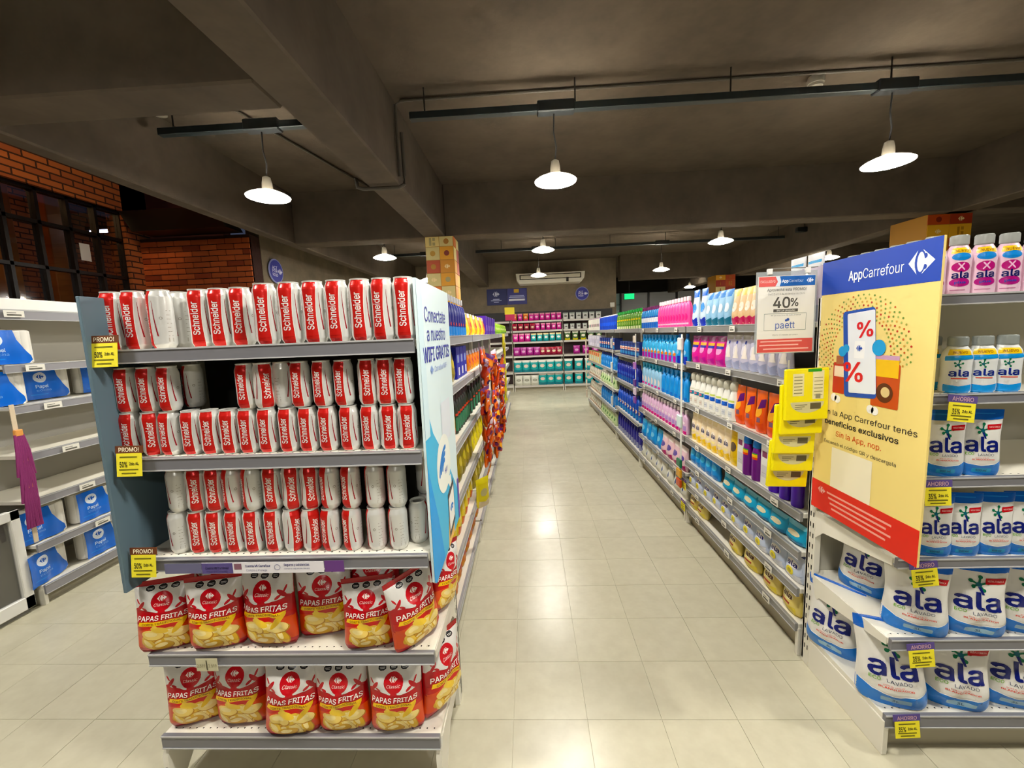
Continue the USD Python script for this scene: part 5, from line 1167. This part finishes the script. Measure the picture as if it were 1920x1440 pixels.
rowB(g_wht2, 1.03, 1.7, 5, 1.658, 'pale pack', f'second shelf, {wm}', s=.8)
rowB(g_pink, -.35, -.02, 3, 1.358, 'bright pink bag', f'third shelf, {wm}', s=1.15); rowB(g_teal2, .14, .82, 5, 1.358, 'white-topped teal pouch', f'third shelf, {wm}')
rowB(g_yel, 1.06, 1.9, 5, 1.358, 'green and yellow bag', f'third shelf, {wm}')
rowB(g_mag, -.33, .22, 4, .978, 'magenta bag', f'fourth shelf, {wm}', s=1.05); rowB(g_red, .38, .83, 4, .978, 'cream and crimson bag', f'fourth shelf, {wm}', s=1.1)
rowB(g_mag, 1.3, 1.8, 3, .978, 'violet bag', f'fourth shelf, right bay, {wm}', s=1.05)
rowB(g_teal, -.31, .80, 6, .528, 'big teal bag', f'fifth shelf, middle bay, {wm}'); rowB(g_teal, 1.07, 1.9, 4, .528, 'big teal bag', f'fifth shelf, right bay, {wm}')
rowB(g_white, -.30, .14, 3, .168, 'big white bag', f'lowest shelf, {wm}'); rowB(g_teal, .36, .8, 3, .168, 'big teal sack', f'lowest shelf, middle bay, {wm}'); rowB(g_teal, 1.07, 1.9, 4, .168, 'big teal sack', f'lowest shelf, right bay, {wm}')

# --- paper packs at the far left
def paper_pack(name, rolls, h, w):
    def b(root):
        mb = MB()
        r = w/rolls/2
        for i in range(rolls):
            mb.add(lathe([(r*.7, 0), (r*.97, .006), (r, .02), (r, h-.02), (r*.97, h-.006), (r*.7, h)], 20), C('e9e6dd'), T=TR(-w/2+r*(2*i+1), r, 0))
        mb.add(bx(-w/2+.01, w/2-.01, .004, 2*r-.004, .004, h-.004, .01), C('e6e3da')); mb.build(root, 'rolls', 'film')
        m2 = MB()
        us = np.linspace(-.5, .30, 14); vs = np.linspace(0, 1, 12)
        pts = [(-.5, .02), (.34, .02), (.40, .12), (.38, .25), (.27, .45), (.16, .7), (.13, .98), (-.5, .98)]
        def fn(u, v, o): return np.stack([u, -.003-.006*np.sin(PI*v/h)+.004*np.cos(u*2*PI/(2*r))-o, v], 1)
        for g, c, tx in shapes([('poly', pts, '1668d2'), ('ell', -.18, .70, .13, .16, 'dfe8f4'), ('geom', affinity.translate(affinity.scale(arrow_logo(), .06, .1, origin=(0, 0)), -.18, .72), '1a58b8'), ('text', 'Papel', -.16, .42, .1, .26, {'bold': True}, 'c4d8f0'), ('text', 'cocina', -.13, .3, .07, .3, {}, '8fb6ea'), ('rect', -.4, -.05, .15, .18, '4a8ee0')], w, h):
            lay(m2, g, fn, c, .0008+.0008*tx, .02)
        m2.build(root, 'printed_film', 'film')
    return Kind(name, 'paper pack', b)
PK = paper_pack('paper_roll_pack', 3, .215, .30)
pk_list = [(1.531, 2.40, 'upper left blue paper pack beside the picture edge'), (1.281, 2.33, 'blue paper pack at the left end of the third paper shelf'), (1.281, 2.72, 'shaded blue paper pack on the third paper shelf', -.16), (1.281, 3.08, 'shaded blue paper pack next to the slate-blue board', -.16),
           (.401, 2.42, 'blue paper pack under the purple cloth strip'), (.401, 2.77, 'blue paper pack in the middle of the sixth paper shelf'), (.401, 3.12, 'blue paper pack at the right on the sixth paper shelf'), (.131, 2.42, 'blue paper pack lying askew on the lowest paper shelf'), (.131, 2.78, 'blue paper pack in the middle of the lowest paper shelf'), (.131, 3.13, 'blue paper pack at the right on the lowest paper shelf')]
for k, q in enumerate(pk_list):
    PK.put(TR(-3.165+(q[3] if len(q) > 3 else 0), q[1], q[0]-.002, PI/2+(.25 if k == 7 else .03*(k % 3-1))), q[2], 'blue paper roll packs')
for k, z in enumerate((1.86, 1.53, 1.28, .98, .69, .40)):
    lab_k.put(TR(-3.1005, 2.42+.06*k, z-.045, PI/2, s=(1.6, 1, 1.1)), f'pale price label on the {ORD[k]} rail of the paper shelving', 'pale labels on the paper shelving')
pm = thing('mop_strip', 'strip of purple mop cloths hanging at the left picture edge', 'strip', TR(-3.04, 2.28, 0, PI/2))
MB().add(bx(-.012, .012, 0, .004, .45, 1.3), C('d8c8b0')).build(pm, 'strip', 'plastic')
MB().add(bx(-.01, .01, .004, .085, 1.265, 1.285, .002), C('c9c9c4')).build(pm, 'hook', 'plastic')
rp = random.Random(5)
for k in range(3):
    mb = MB()
    for j in range(7):
        x = -.03+.01*j; mb.add(tube([(x*.6, -.012, .80+.16*k), (x, -.02, .72+.15*k), (x*1.3+rp.uniform(-.01, .01), -.012, .55+.16*k)], .007, 6), C('8a2a6a'))
    mb.build(pm, 'cloth', 'rubber')
    MB().add(bx(-.02, .02, -.02, .0, .79+.16*k, .83+.16*k, .004), C('e0a060')).build(pm, 'hook_card', 'card')
